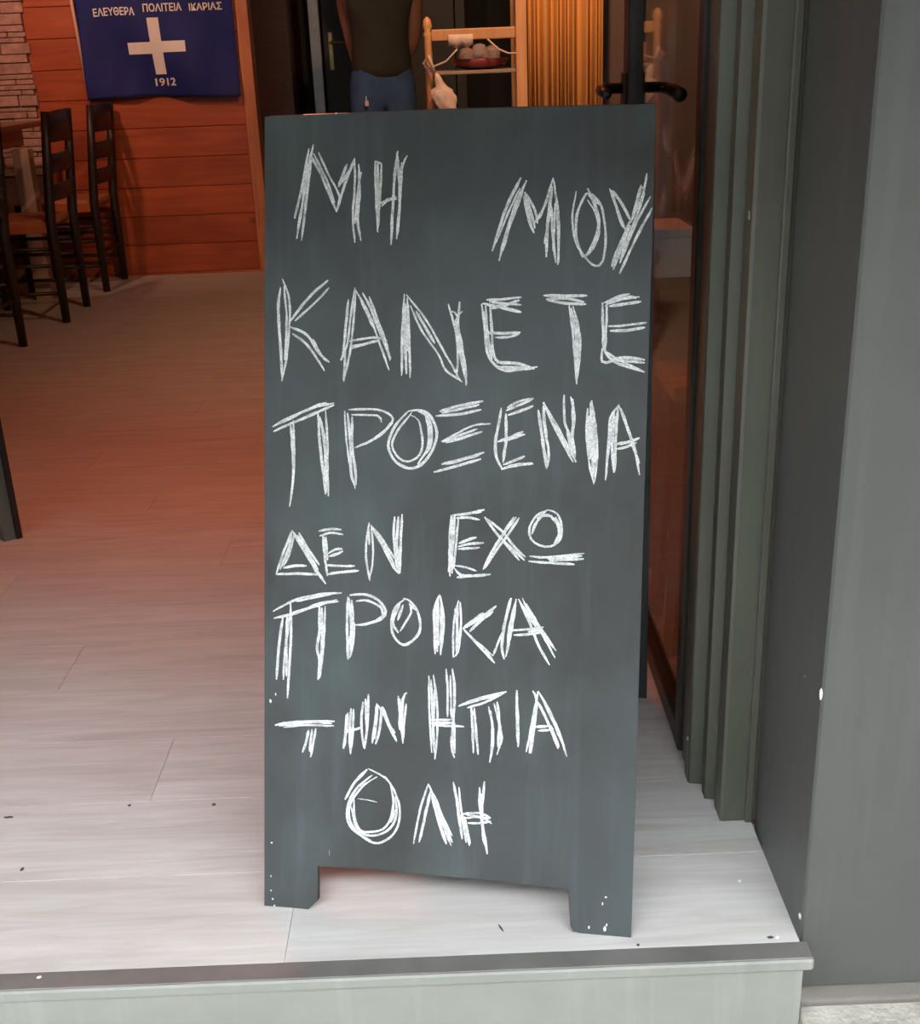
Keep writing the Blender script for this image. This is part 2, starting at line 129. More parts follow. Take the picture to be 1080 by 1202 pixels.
def bar(bm, a, b, w, d, up=(0, 0, 1), w2=None, d2=None):
    """rectangular bar a->b, w along side, d along the other; optional end sizes"""
    a, b = Vector(a), Vector(b); t = (b - a).normalized()
    s = t.cross(Vector(up))
    if s.length < 1e-4: s = t.cross(Vector((0, 1, 0)))
    s.normalize(); n = s.cross(t)
    w2 = w if w2 is None else w2; d2 = d if d2 is None else d2
    r = []
    for p, ww, dd in ((a, w, d), (b, w2, d2)):
        r.append([bm.verts.new(p + s * (i * ww / 2) + n * (j * dd / 2)) for i, j in ((-1,-1),(1,-1),(1,1),(-1,1))])
    bm.faces.new(r[0][::-1]); bm.faces.new(r[1])
    for i in range(4):
        j = (i + 1) % 4; bm.faces.new((r[0][i], r[0][j], r[1][j], r[1][i]))
    bmesh.ops.recalc_face_normals(bm, faces=bm.faces)
    return bm

def tube(bm, pts, rad, seg=10, caps=True):
    pts = [Vector(p) for p in pts]; n = len(pts)
    rad = rad if isinstance(rad, (list, tuple)) else [rad] * n
    rings = []; up = None
    for i, p in enumerate(pts):
        t = (pts[min(i + 1, n - 1)] - pts[max(i - 1, 0)]).normalized()
        if up is None:
            up = Vector((0, 0, 1)) if abs(t.z) < .9 else Vector((0, 1, 0))
        s = t.cross(up).normalized(); up = s.cross(t).normalized()
        rings.append([bm.verts.new(p + (s * math.cos(2*math.pi*k/seg) + up * math.sin(2*math.pi*k/seg)) * rad[i]) for k in range(seg)])
    for i in range(n - 1):
        for k in range(seg):
            j = (k + 1) % seg; bm.faces.new((rings[i][k], rings[i][j], rings[i+1][j], rings[i+1][k]))
    if caps: bm.faces.new(rings[0][::-1]); bm.faces.new(rings[-1])
    bmesh.ops.recalc_face_normals(bm, faces=bm.faces)
    return bm

def lathe(bm, prof, c=(0, 0, 0), seg=24):
    rings = []
    for r, z in prof:
        rings.append([bm.verts.new((c[0] + r*math.cos(2*math.pi*k/seg), c[1] + r*math.sin(2*math.pi*k/seg), c[2] + z)) for k in range(seg)])
    for i in range(len(rings) - 1):
        for k in range(seg):
            j = (k + 1) % seg; bm.faces.new((rings[i][k], rings[i][j], rings[i+1][j], rings[i+1][k]))
    bm.faces.new(rings[0][::-1]); bm.faces.new(rings[-1])
    bmesh.ops.recalc_face_normals(bm, faces=bm.faces)
    return bm

def prism(bm, poly, z0, z1):
    a = [bm.verts.new((x, y, z0)) for x, y in poly]; b = [bm.verts.new((x, y, z1)) for x, y in poly]
    bm.faces.new(a[::-1]); bm.faces.new(b)
    for i in range(len(poly)):
        j = (i + 1) % len(poly); bm.faces.new((a[i], a[j], b[j], b[i]))
    bmesh.ops.recalc_face_normals(bm, faces=bm.faces)
    return bm

def copy_tree(o, parent=None, loc=None, rz=None, label=None):
    c = o.copy(); COL.objects.link(c); c.parent = parent
    if loc: c.location = loc
    if rz is not None: c.rotation_euler = (0, 0, rz)
    if label: c['label'] = label
    for ch in list(o.children): copy_tree(ch, c)
    return c

# ---------------------------------------------------------------- materials
def nodes(name, rough=.5, metal=0.0):
    m = bpy.data.materials.new(name); m.use_nodes = True
    nt = m.node_tree; b = nt.nodes['Principled BSDF']
    b.inputs['Roughness'].default_value = rough; b.inputs['Metallic'].default_value = metal
    return m, nt, b

def N(nt, kind, **kw):
    n = nt.nodes.new(kind)
    for k, v in kw.items():
        if k in n.inputs.keys() if hasattr(n.inputs, 'keys') else False: n.inputs[k].default_value = v
        else: setattr(n, k, v)
    return n

def coords(nt, scale=(1, 1, 1), per_object=False, loc=(0, 0, 0)):
    tc = nt.nodes.new('ShaderNodeTexCoord'); mp = nt.nodes.new('ShaderNodeMapping')
    mp.inputs['Scale'].default_value = scale; mp.inputs['Location'].default_value = loc
    nt.links.new(tc.outputs['Object'], mp.inputs['Vector'])
    if per_object:
        oi = nt.nodes.new('ShaderNodeObjectInfo'); ad = nt.nodes.new('ShaderNodeVectorMath'); ad.operation = 'ADD'
        ml = nt.nodes.new('ShaderNodeVectorMath'); ml.operation = 'SCALE'; ml.inputs['Scale'].default_value = 37.0
        cb = nt.nodes.new('ShaderNodeCombineXYZ')
        for i in range(3): nt.links.new(oi.outputs['Random'], cb.inputs[i])
        nt.links.new(cb.outputs[0], ml.inputs[0]); nt.links.new(mp.outputs[0], ad.inputs[0]); nt.links.new(ml.outputs[0], ad.inputs[1])
        return ad.outputs[0]
    return mp.outputs[0]

def ramp(nt, fac, stops):
    r = nt.nodes.new('ShaderNodeValToRGB')
    while len(r.color_ramp.elements) < len(stops): r.color_ramp.elements.new(.5)
    for e, (p, c) in zip(r.color_ramp.elements, stops):
        e.position = p; e.color = (*c, 1) if len(c) == 3 else c
    nt.links.new(fac, r.inputs[0]); return r.outputs[0]

def noise_tex(nt, vec, scale, detail=4, rough=.55, dist=0.0):
    n = nt.nodes.new('ShaderNodeTexNoise'); n.inputs['Scale'].default_value = scale
    n.inputs['Detail'].default_value = detail; n.inputs['Roughness'].default_value = rough
    n.inputs['Distortion'].default_value = dist
    nt.links.new(vec, n.inputs['Vector']); return n.outputs['Fac']

def mixc(nt, f, a, b):
    m = nt.nodes.new('ShaderNodeMix'); m.data_type = 'RGBA'
    for s, v in ((0, f), (6, a), (7, b)):
        if isinstance(v, (int, float)): m.inputs[s].default_value = v
        elif isinstance(v, tuple): m.inputs[s].default_value = (*v, 1)
        else: nt.links.new(v, m.inputs[s])
    return m.outputs[2]

def bump(nt, b, h, strength=.2, dist=.01):
    n = nt.nodes.new('ShaderNodeBump'); n.inputs['Strength'].default_value = strength; n.inputs['Distance'].default_value = dist
    nt.links.new(h, n.inputs['Height']); nt.links.new(n.outputs[0], b.inputs['Normal'])

def plain(name, c1, c2=None, scale=8, rough=.5, metal=0.0, bmp=.05, stretch=(1, 1, 1), per=False, spec=None):
    m, nt, b = nodes(name, rough, metal)
    v = coords(nt, stretch, per)
    c2 = c2 or tuple(x * .8 for x in c1)
    f = noise_tex(nt, v, scale, 5)
    nt.links.new(ramp(nt, f, [(.3, c1), (.7, c2)]), b.inputs['Base Color'])
    if bmp: bump(nt, b, noise_tex(nt, v, scale * 5, 3), bmp, .005)
    if spec is not None: b.inputs['Specular IOR Level'].default_value = spec
    return m

def wood(name, dark, light, axis='X', scale=1.0, rough=.5, knots=False, per=True, spec=None):
    m, nt, b = nodes(name, rough)
    s = {'X': (1.2, 14, 14), 'Y': (14, 1.2, 14), 'Z': (14, 14, 1.2)}[axis]
    v = coords(nt, tuple(k * scale for k in s), per)
    g = noise_tex(nt, v, 2.2, 6, .6, .6)
    col = ramp(nt, g, [(.3, dark), (.5, tuple((a + c) / 2 for a, c in zip(dark, light))), (.72, light)])
    v2 = coords(nt, (2.5, 2.5, 2.5), per)
    big = noise_tex(nt, v2, 1.0, 2)
    col = mixc(nt, ramp(nt, big, [(.35, (0, 0, 0)), (.7, (.5, .5, .5))]), col, tuple(x * .6 for x in dark))
    if knots:
        vo = nt.nodes.new('ShaderNodeTexVoronoi'); vo.inputs['Scale'].default_value = 1.0
        nt.links.new(coords(nt, (2.2, 5, 5), per), vo.inputs['Vector'])
        col = mixc(nt, ramp(nt, vo.outputs['Distance'], [(.06, (.85, .85, .85)), (.13, (0, 0, 0))]), col, tuple(x * .3 for x in dark))
    nt.links.new(col, b.inputs['Base Color'])
    bump(nt, b, g, .12, .004)
    if spec is not None: b.inputs['Specular IOR Level'].default_value = spec
    return m

# laminate: pale greyish oak, fine grain along the board
def laminate():
    m, nt, b = nodes('pale_laminate', .42)
    v = coords(nt, (1.6, 16, 16), True)
    g = noise_tex(nt, v, 2.0, 6, .62, .8)
    g2 = noise_tex(nt, coords(nt, (5, 90, 90), True), 1.5, 3)
    col = ramp(nt, g, [(.28, (.42, .39, .375)), (.5, (.54, .52, .505)), (.75, (.64, .625, .615))])
    col = mixc(nt, ramp(nt, g2, [(.35, (.35, .35, .35)), (.6, (0, 0, 0))]), col, (.42, .385, .37))
    oi = nt.nodes.new('ShaderNodeObjectInfo')
    col = mixc(nt, ramp(nt, oi.outputs['Random'], [(0, (0, 0, 0)), (1, (.30, .30, .30))]), col, (.47, .43, .41))
    nt.links.new(col, b.inputs['Base Color'])
    bump(nt, b, g, .06, .002)
    return m

def blackboard():
    m, nt, b = nodes('blackboard_paint', .55)
    v = coords(nt)
    n1 = noise_tex(nt, v, 3.2, 4, .6, .4)
    col = ramp(nt, n1, [(.3, (.036, .035, .034)), (.55, (.050, .055, .057)), (.75, (.058, .070, .073))])
    # old wiped chalk: soft vertical and diagonal haze
    s1 = noise_tex(nt, coords(nt, (26, 26, 2.2)), 1.2, 4, .6)
    col = mixc(nt, ramp(nt, s1, [(.52, (0, 0, 0)), (.8, (.10, .10, .10))]), col, (.22, .28, .29))
    s2 = noise_tex(nt, coords(nt, (5, 5, 4), loc=(3, 1, 2)), 1.0, 3, .5)
    col = mixc(nt, ramp(nt, s2, [(.5, (0, 0, 0)), (.75, (.30, .30, .30))]), col, (.13, .19, .18))
    nt.links.new(col, b.inputs['Base Color'])
    nt.links.new(ramp(nt, s2, [(.3, (.45, .45, .45)), (.7, (.65, .65, .65))]), b.inputs['Roughness'])
    bump(nt, b, noise_tex(nt, v, 160, 2), .05, .001)
    b.inputs['Specular IOR Level'].default_value = .35
    return m

def chalk():
    m, nt, b = nodes('white_chalk', .95)
    b.inputs['Base Color'].default_value = (.86, .86, .86, 1)
    b.inputs['Specular IOR Level'].default_value = .1
    v = coords(nt)
    g = noise_tex(nt, v, 520, 3, .7)
    g2 = noise_tex(nt, v, 60, 3, .6)
    a = ramp(nt, g, [(.30, (.40, .40, .40)), (.60, (.95, .95, .95))])
    a2 = ramp(nt, g2, [(.3, (.55, .55, .55)), (.55, (1, 1, 1))])
    mu = nt.nodes.new('ShaderNodeMath'); mu.operation = 'MULTIPLY'
    nt.links.new(a, mu.inputs[0]); nt.links.new(a2, mu.inputs[1])
    nt.links.new(mu.outputs[0], b.inputs['Alpha'])
    return m

def glass():
    m, nt, b = nodes('door_glass', .02)
    b.inputs['Base Color'].default_value = (.93, .95, .94, 1)
    b.inputs['Transmission Weight'].default_value = 1.0
    b.inputs['IOR'].default_value = 1.12
    # pale noise patches in a band at hand height
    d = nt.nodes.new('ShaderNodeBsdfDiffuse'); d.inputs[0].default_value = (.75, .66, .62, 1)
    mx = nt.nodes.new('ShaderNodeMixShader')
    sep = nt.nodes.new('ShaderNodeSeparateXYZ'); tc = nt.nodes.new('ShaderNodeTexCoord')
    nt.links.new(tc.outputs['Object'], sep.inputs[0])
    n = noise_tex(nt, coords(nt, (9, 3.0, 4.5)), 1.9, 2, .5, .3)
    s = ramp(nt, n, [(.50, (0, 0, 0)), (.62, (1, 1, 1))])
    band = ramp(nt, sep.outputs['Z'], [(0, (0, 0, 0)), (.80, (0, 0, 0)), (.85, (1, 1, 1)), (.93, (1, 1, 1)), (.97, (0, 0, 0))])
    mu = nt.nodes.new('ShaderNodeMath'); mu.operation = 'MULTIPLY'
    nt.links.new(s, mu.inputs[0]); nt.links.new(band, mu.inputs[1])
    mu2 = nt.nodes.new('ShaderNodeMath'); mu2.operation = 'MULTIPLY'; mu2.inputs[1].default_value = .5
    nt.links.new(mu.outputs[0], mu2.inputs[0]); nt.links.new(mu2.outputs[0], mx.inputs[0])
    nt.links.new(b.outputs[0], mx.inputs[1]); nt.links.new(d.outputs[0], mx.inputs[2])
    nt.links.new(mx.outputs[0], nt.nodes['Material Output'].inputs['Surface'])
    return m

def painted(name, c1, c2, chips=True, rough=.5, scale=3):
    m, nt, b = nodes(name, rough)
    v = coords(nt)
    n = noise_tex(nt, v, scale, 5, .6, .3)
    col = ramp(nt, n, [(.3, c1), (.7, c2)])
    st = noise_tex(nt, coords(nt, (30, 30, 1.5)), 1.0, 4)
    col = mixc(nt, ramp(nt, st, [(.55, (0, 0, 0)), (.8, (.3, .3, .3))]), col, tuple(min(1, x * 1.5) for x in c2))
    nt.links.new(col, b.inputs['Base Color'])
    bump(nt, b, noise_tex(nt, v, 35, 4), .12, .004)
    return m

MT = dict(
    lam=laminate(), under=plain('floor_underlay', (.26, .22, .20)),
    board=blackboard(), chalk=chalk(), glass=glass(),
    frame=painted('green_grey_frame_paint', (.070, .071, .052), (.098, .099, .076), rough=.38),
    pillar=painted('blue_grey_wall_paint', (.074, .075, .072), (.092, .091, .086), rough=.55),
    riser=painted('pale_green_grey_paint', (.225, .23, .21), (.275, .275, .25), rough=.6, scale=5),
    nosing=plain('worn_grey_metal', (.13, .122, .116), (.185, .172, .163), 12, .5, .2),
    stone=plain('pale_paving_stone', (.46, .43, .38), (.27, .25, .215), 26, .85, bmp=.8),
    kerb=plain('kerb_concrete', (.20, .18, .16), (.15, .135, .118), 14, .85, bmp=.4),
    plank=wood('orange_pine', (.30, .058, .018), (.52, .115, .035), 'X', .8, .42, knots=True),
    trimw=wood('orange_pine_trim', (.42, .13, .05), (.62, .24, .10), 'Z', 1, .4),
    stones=plain('wall_stone', (.50, .30, .235), (.27, .15, .115), 22, .85, bmp=.6, per=True),
    mortar=plain('mortar', (.22, .12, .09), rough=.9),
    plaster=plain('plaster', (.42, .36, .30), (.36, .30, .25), 2, .8),
    shadeslab=plain('shade_slab_dark', (.10, .10, .09), rough=.9),  # for the slab added overhead to dim the skylight
    across=plain('added_wall_plaster', (.15, .15, .14), (.12, .12, .11), 1, .85),  # for the added street walls, kept dark to limit bounce
    darkwall=plain('dark_brown_wall', (.022, .016, .013), (.015, .012, .010), 2, .7),
    brownwall=wood('brown_wall_boarding', (.105, .060, .045), (.145, .085, .065), 'Z', .6, .5),
    ceil=plain('ceiling_white', (.6, .5, .4), (.5, .42, .34), 2, .8),
    chair=wood('dark_stained_wood', (.018, .010, .008), (.032, .017, .013), 'Z', 1, .45),
    seat=plain('rush_seat', (.50, .20, .085), (.36, .12, .05), 40, .7, bmp=.4),
    seatrail=wood('orange_seat_rail', (.42, .10, .03), (.60, .18, .06), 'X', 1, .5),
    table=wood('brown_table_top', (.20, .07, .035), (.32, .12, .06), 'Y', 1, .25),
    paleleg=wood('pale_table_leg', (.42, .27, .18), (.55, .38, .27), 'Z', 1, .5),
    greyleg=plain('grey_green_paint', (.13, .14, .12), (.17, .175, .15), 10, .5),
    darkleg=plain('dark_edge_paint', (.02, .018, .015), rough=.5),
    flag=plain('navy_flag_cloth', (.003, .013, .15), (.002, .009, .10), 6, .75, bmp=.1),
    flagw=plain('white_flag_print', (.78, .74, .70), (.72, .68, .64), 20, .8),
    polew=wood('pale_flag_stick', (.60, .38, .27), (.75, .50, .36), 'Z', 1, .5),
    steel=plain('brushed_steel', (.34, .34, .34), (.28, .28, .28), 20, .35, .7),
    doorm=plain('dark_door', (.030, .032, .028), (.02, .022, .02), 3, .45),
    brass=plain('dull_brass', (.42, .33, .17), (.32, .25, .12), 30, .35, .8),
    black=plain('black_metal', (.012, .012, .012), (.02, .02, .02), 20, .4),
    stile=plain('bronze_door_frame', (.045, .040, .034), (.035, .03, .026), 10, .4, .3),
    rack=wood('honey_wood', (.58, .28, .12), (.75, .42, .20), 'Z', 1, .45),
    shelf=plain('grey_shelf', (.30, .24, .20), (.24, .19, .16), 20, .5),
    curtain=plain('ochre_curtain', (.66, .34, .10), (.55, .26, .08), 5, .8, stretch=(8, 8, .5)),
    cloth=plain('off_white_cloth', (.72, .60, .54), (.60, .46, .40), 30, .9, bmp=.4),
    red=plain('red_glass', (.26, .045, .05), (.20, .035, .04), 12, .15),
    clear=plain('cloudy_glass', (.80, .70, .68), (.60, .48, .46), 45, .08),
    cord=plain('pale_cord', (.66, .56, .46), rough=.8),
    skin=plain('skin', (.26, .13, .095), (.22, .11, .08), 20, .55),
    hair=plain('dark_hair', (.02, .014, .010), (.03, .02, .015), 60, .6, bmp=.5),
    tshirt=plain('dark_olive_cotton', (.040, .042, .034), (.03, .031, .026), 14, .85),
    jeans=plain('blue_denim', (.055, .125, .30), (.04, .09, .22), 16, .85, bmp=.3),
    shoe=plain('dark_shoe', (.03, .025, .02), rough=.5),
    white=plain('white_lacquer', (.82, .78, .76), (.76, .72, .70), 6, .4),
    cabinet=wood('dark_brown_cabinet', (.07, .028, .02), (.11, .045, .032), 'X', 1, .4),
    street=plain('street_asphalt', (.10, .10, .10), (.075, .075, .075), 6, .9, bmp=.3),
    chip=plain('bare_plaster_chip', (.85, .82, .76), rough=.9),
    crumb=plain('dark_crumb', (.10, .07, .05), rough=.9),
    palecrumb=plain('pale_crumb', (.85, .83, .78), rough=.9),
)
def emissive(name, col, s):
    m, nt, b = nodes(name, .5); b.inputs['Base Color'].default_value = (*col, 1)
    b.inputs['Emission Color'].default_value = (*col, 1); b.inputs['Emission Strength'].default_value = s
    return m
_c = MT['clear'].node_tree.nodes['Principled BSDF']; _c.inputs['Transmission Weight'].default_value = .75; _c.inputs['Roughness'].default_value = .06
MT['bulb'] = emissive('lamp_diffuser', (1, .62, .35), 4)

# ---------------------------------------------------------------- the shell
def struct(name, bm, m, label=None, parent=None, smooth=False):
    o = obj(name, bm, m, parent, smooth)
    if parent is None:
        o['kind'] = 'structure'
        if label: o['label'] = label
    return o

X_IN, STEP_Y = 0.421, 1.247
floor = struct('floor', box(boxm(-3.2, 1.75, 1.515, 8.8, -.05, -.008), -1.62, X_IN, 1.25, 1.5149, -.05, -.008), MT['under'], 'pale greyish oak laminate floor of the taverna')
# laminate boards along X
PW = .192
row = 0; y = STEP_Y
plank_n = 0
while y < 7.6:
    y1 = y + PW
    x = -3.2 + (row * .47 + .55) % 1.2 - 1.2
    while x < 1.75:
        x0, x1 = max(x, -3.2), min(x + 1.2, 1.75)
        if y < 1.51: x0, x1 = max(x0, -1.62), min(x1, X_IN)
        if y < 1.51 and y1 > 1.53: pass
        if x1 - x0 > .008:
            if not (y > 2.9 and x0 > .75):
                g = .0003
                obj('plank', boxm(x0 + g, x1 - g, y + g, y1 - g, -.008, 0, bev=.0003), MT['lam'], floor)
                plank_n += 1
        x += 1.2
    y = y1; row += 1
struct('floor_back', boxm(-3.2, 1.75, y, 8.8, -.010, 0), MT['lam'], 'far end of the laminate floor beyond the boarded wall')

# front step: grey metal nosing and painted riser
struct('trim_1', box(bmesh.new(), -1.64, X_IN + .008, 1.2155, 1.2462, -.0018, .0012, bev=.0006), MT['nosing'], 'worn grey metal strip along the edge of the doorstep')
b_ = box(bmesh.new(), -1.62, X_IN + .010, 1.214, 1.250, -.020, -.0019, bev=.003); box(b_, -1.62, X_IN - .002, 1.2185, 1.250, -.34, -.0195, bev=.001)
struct('trim_2', b_, MT['riser'], 'pale green-grey painted riser with a small lip under the doorstep')
struct('ground', boxm(-9, 9, -4.4, -.55, -.40, -.345), MT['street'], 'grey paving of the street')
struct('pavement', boxm(-9, 9, -.549, 1.262, -.40, -.34), MT['stone'], 'pale pavement in front of the doorstep')
# stone block and strip beneath the pillar
struct('trim_3', box(bmesh.new(), X_IN + .001, 2.3, -.5, 1.2385, -.339, -.098, bev=.003), MT['stone'], 'pale worn paving stone at the foot of the pillar')
struct('trim_4', box(bmesh.new(), X_IN + .001, 2.3, 1.2386, 1.32, -.339, -.091, bev=.004), MT['kerb'], 'narrow weathered concrete strip under the painted pillar')

# unseen street side: slab, end walls and wall across added to limit skylight
struct('shade_slab', boxm(-4.5, 4.5, -.40, 1.262, 2.24, 2.28), MT['shadeslab'], 'unseen dark slab added above the entrance to block skylight')
struct('added_wall_left', boxm(-9.2, -9.0, -4.6, 1.262, -.34, 6.0), MT['across'])  # unseen end walls, added to close off sky along the street
struct('added_wall_right', boxm(9.0, 9.2, -4.6, 1.262, -.34, 6.0), MT['across'])
struct('wall_front_far_left', boxm(-9, -3.4, 1.262, 1.5, -.34, 5.0), MT['pillar'])
struct('wall_front_far_right', boxm(2.3, 9, 1.262, 1.5, -.34, 5.0), MT['pillar'])
struct('added_wall_across', boxm(-9, 9, -4.6, -4.4, -.34, 4.85), MT['across'], 'unseen plaster wall added across the street to cut low skylight')

# right pillar / reveal
pil = struct('wall_front_right', box(bmesh.new(), .4265, .85, 1.262, 1.515, -.0905, 2.9, bev=.003), MT['pillar'], 'blue-grey painted masonry pillar right of the entrance')
struct('wall_front_right_end', box(box(boxm(1.75, 2.3, 1.262, 1.515, -.09, 2.9), .851, 1.749, 1.262, 1.515, -.09, .55), .851, 1.749, 1.262, 1.515, 2.1, 2.9), MT['pillar'], 'painted wall around an unseen opening added for daylight')  # gap made in the off-view wall to bring in daylight
def chip(parent, p, n, w, h, m, seed=0):
    """irregular thin flake on a surface, p centre, n normal"""
    rnd = random.Random(seed); n = Vector(n).normalized()
    s = n.cross(Vector((0, 0, 1)));  s = s.normalized() if s.length > .1 else Vector((1, 0, 0)); t = s.cross(n)
    bm = bmesh.new(); k = 9; top = []; bot = []
    for i in range(k):
        a = 2*math.pi*i/k; q = rnd.uniform(.7, 1.1)
        v = Vector(p) + s * math.cos(a) * w/2 * q + t * math.sin(a) * h/2 * q
        bot.append(bm.verts.new(v - n*.0005)); top.append(bm.verts.new(v + n*.0009))
    bm.faces.new(top); bm.faces.new(bot[::-1])
    for i in range(k): bm.faces.new((bot[i], bot[(i+1) % k], top[(i+1) % k], top[i]))
    bmesh.ops.recalc_face_normals(bm, faces=bm.faces)
    return obj('paint_chip', bm, m, parent)
chip(pil, (.4255, 1.2625, .357), (-1, -1, 0), .0045, .016, MT['chip'], 1)
chip(pil, (.4255, 1.2625, .335), (-1, -1, 0), .003, .006, MT['crumb'], 8)
chip(pil, (.4262, 1.270, .022), (-1, -.2, 0), .006, .010, MT['chip'], 2)
chip(pil, (.4262, 1.33, .345), (-1, 0, 0), .006, .004, MT['riser'], 3)

# entrance frame: stepped green-grey profile, swept vertically
prof = [(.4262, 1.5155), (.379, 1.5155), (.3745, 1.5175), (.3745, 1.556), (.381, 1.560), (.381, 1.572), (.3635, 1.576), (.3635, 1.597), (.367, 1.600),
        (.367, 1.616), (.3485, 1.620), (.3465, 1.625), (.3465, 1.650), (.352, 1.658), (.352, 1.70), (.4262, 1.70)]
fr = struct('door_frame', prism(bmesh.new(), prof, .0005, 2.9), MT['frame'], 'green-grey painted ribbed frame on the right side of the entrance')
# narrow raised bead beside the masonry
obj('bead', boxm(.4105, .4215, 1.5075, 1.5150, .0005, 2.9, bev=.002), MT['frame'], fr)
chip(fr, (.3742, 1.530, .885), (-1, 0, 0), .006, .012, MT['riser'], 4)
chip(fr, (.3460, 1.632, .075), (-1, -.3, 0), .006, .008, MT['chip'], 5)
struct('wall_right', box(box(boxm(.4265, .85, 1.5155, 1.70, 0, 2.9), .851, 1.75, 1.5155, 1.70, 0, .55), .851, 1.75, 1.5155, 1.70, 2.1, 2.9), MT['brownwall'])  # the added daylight gap continues through this wall
struct('wall_side_right', boxm(1.75, 1.85, 1.5, 8.9, -.05, 2.7), MT['brownwall'])
struct('wall_front_left', boxm(-3.4, -1.62, 1.262, 1.60, -.34, 2.9), MT['pillar'])
struct('wall_front_top', boxm(-3.4, 2.3, 1.262, 1.60, 2.18, 3.2), MT['pillar'])
struct('wall_left', boxm(-3.3, -3.2, 1.25, 8.9, -.05, 2.7), MT['plank'])
struct('ceiling', boxm(-3.3, 1.85, 1.5, 8.9, 2.6, 2.7), MT['plank'])

# boarded partition with horizontal pine planks
WY = 6.874
wb = struct('wall_back', boxm(-3.2, -1.0, WY + .016, WY + .12, 0, 2.6), MT['mortar'], 'orange varnished wall of horizontal pine boards')
for k in range(17):
    z0 = .013 + .153 * k - (.153 if k == 0 else 0) * 0
    z1 = z0 + .153
    obj('plank', boxm(-2.16, -1.055, WY, WY + .018, z0 + .0012, min(z1 - .0012, 2.6), bev=.0025), MT['plank'], wb)
obj('plank', boxm(-2.16, -1.055, WY + .002, WY + .018, .0005, .013), MT['plank'], wb)
# corner post closing the boarding
cp = obj('corner_post', boxm(-1.055, -.990, WY - .012, WY + .125, .0005, 2.6, bev=.004), MT['trimw'], wb)
# stone cladding, thin uneven courses
rnd = random.Random(3)
z = .012; r_ = 0
while z < 1.75:
    h = rnd.choice([.026, .034, .042, .055])
    x = -3.19 + rnd.uniform(0, .08)
    if z > .55:
        while x < -2.17:
            wd = rnd.uniform(.14, .34); x1 = min(x + wd, -2.165 + rnd.uniform(.0, .028))
            if x1 - x > .03:
                d = rnd.uniform(.018, .045)
                obj('stone', boxm(x + .003, x1 - .003, WY - d * .6, WY + .015, z + .0018, z + h - .0018, bev=.005), MT['stones'], wb)
            x = x + wd
    z += h
lowstone = obj('render_backing', boxm(-3.2, -2.165, WY, WY + .016, 0, 2.6), MT['mortar'], wb)

# back of the room
struct('wall_far', boxm(-3.2, 1.75, 8.7, 8.8, 0, 2.6), MT['darkwall'], 'dark brown wall at the far end of the room')
struct('wall_passage', boxm(-1.6, -.92, 8.0, 8.69, 0, 2.6), MT['cabinet'], 'dark wooden wall beside the passage')
struct('wall_inner_right', boxm(.30, 1.75, 4.82, 4.95, 0, 2.6), MT['brownwall'], 'reddish brown boarded wall behind the curtain')

# far door with brass plate
d1 = tag(link(bpy.data.objects.new('door_1', None)), 'dark door with a brass handle plate at the back of the room', kind='structure')
d1.location = (0, 8.5, 0)
obj('door_panel', boxm(-.755, .10, 0, .05, .005, 2.05, bev=.004), MT['doorm'], d1)
obj('door_frame', boxm(-.835, -.765, -.06, .12, .001, 2.15, bev=.004), MT['steel'], d1)
obj('door_frame', boxm(.105, .17, -.06, .12, .001, 2.15, bev=.004), MT['doorm'], d1)
pl = obj('handle_plate', boxm(-.722, -.692, -.014, -.001, 1.02, 1.25, bev=.003), MT['brass'], d1)
lv = bmesh.new(); tube(lv, [(-.707, -.013, 1.185), (-.707, -.05, 1.185), (-.60, -.055, 1.182)], .009); obj('door_handle', lv, MT['brass'], pl)

# glazed entrance door standing open, parallel to the side wall
d2 = tag(link(bpy.data.objects.new('door_2', None)), 'glazed entrance door folded open beside the board', kind='structure')
d2.location = (.3455, 1.706, 0); d2.rotation_euler = (0, 0, math.radians(.1))
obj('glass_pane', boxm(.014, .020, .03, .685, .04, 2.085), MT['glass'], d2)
obj('stile', boxm(0, .036, .675, .735, .006, 2.16, bev=.003), MT['stile'], d2)
obj('stile', boxm(0, .036, .0, .035, .006, 2.16, bev=.003), MT['stile'], d2)
obj('rail', boxm(.001, .035, .035, .675, .006, .045, bev=.003), MT['stile'], d2)
obj('rail', boxm(.001, .035, .035, .675, 2.08, 2.159, bev=.003), MT['stile'], d2)
hb = bmesh.new()
tube(hb, [(-.001, .705, 1.012), (-.038, .705, 1.012), (-.046, .695, 1.010), (-.048, .60, 1.006)], [.010, .010, .011, .009])
hn = obj('door_handle', hb, MT['black'], d2, True)
obj('handle_plate', boxm(-.006, .0, .685, .725, .93, 1.04, bev=.002), MT['black'], hn)
hb = bmesh.new()
tube(hb, [(.037, .705, 1.012), (.078, .705, 1.010), (.088, .68, 1.006), (.088, .60, 1.000)], [.010, .011, .012, .013])
hn = obj('door_handle', hb, MT['black'], d2, True)
obj('handle_plate', boxm(.036, .042, .685, .725, .93, 1.04, bev=.002), MT['black'], hn)

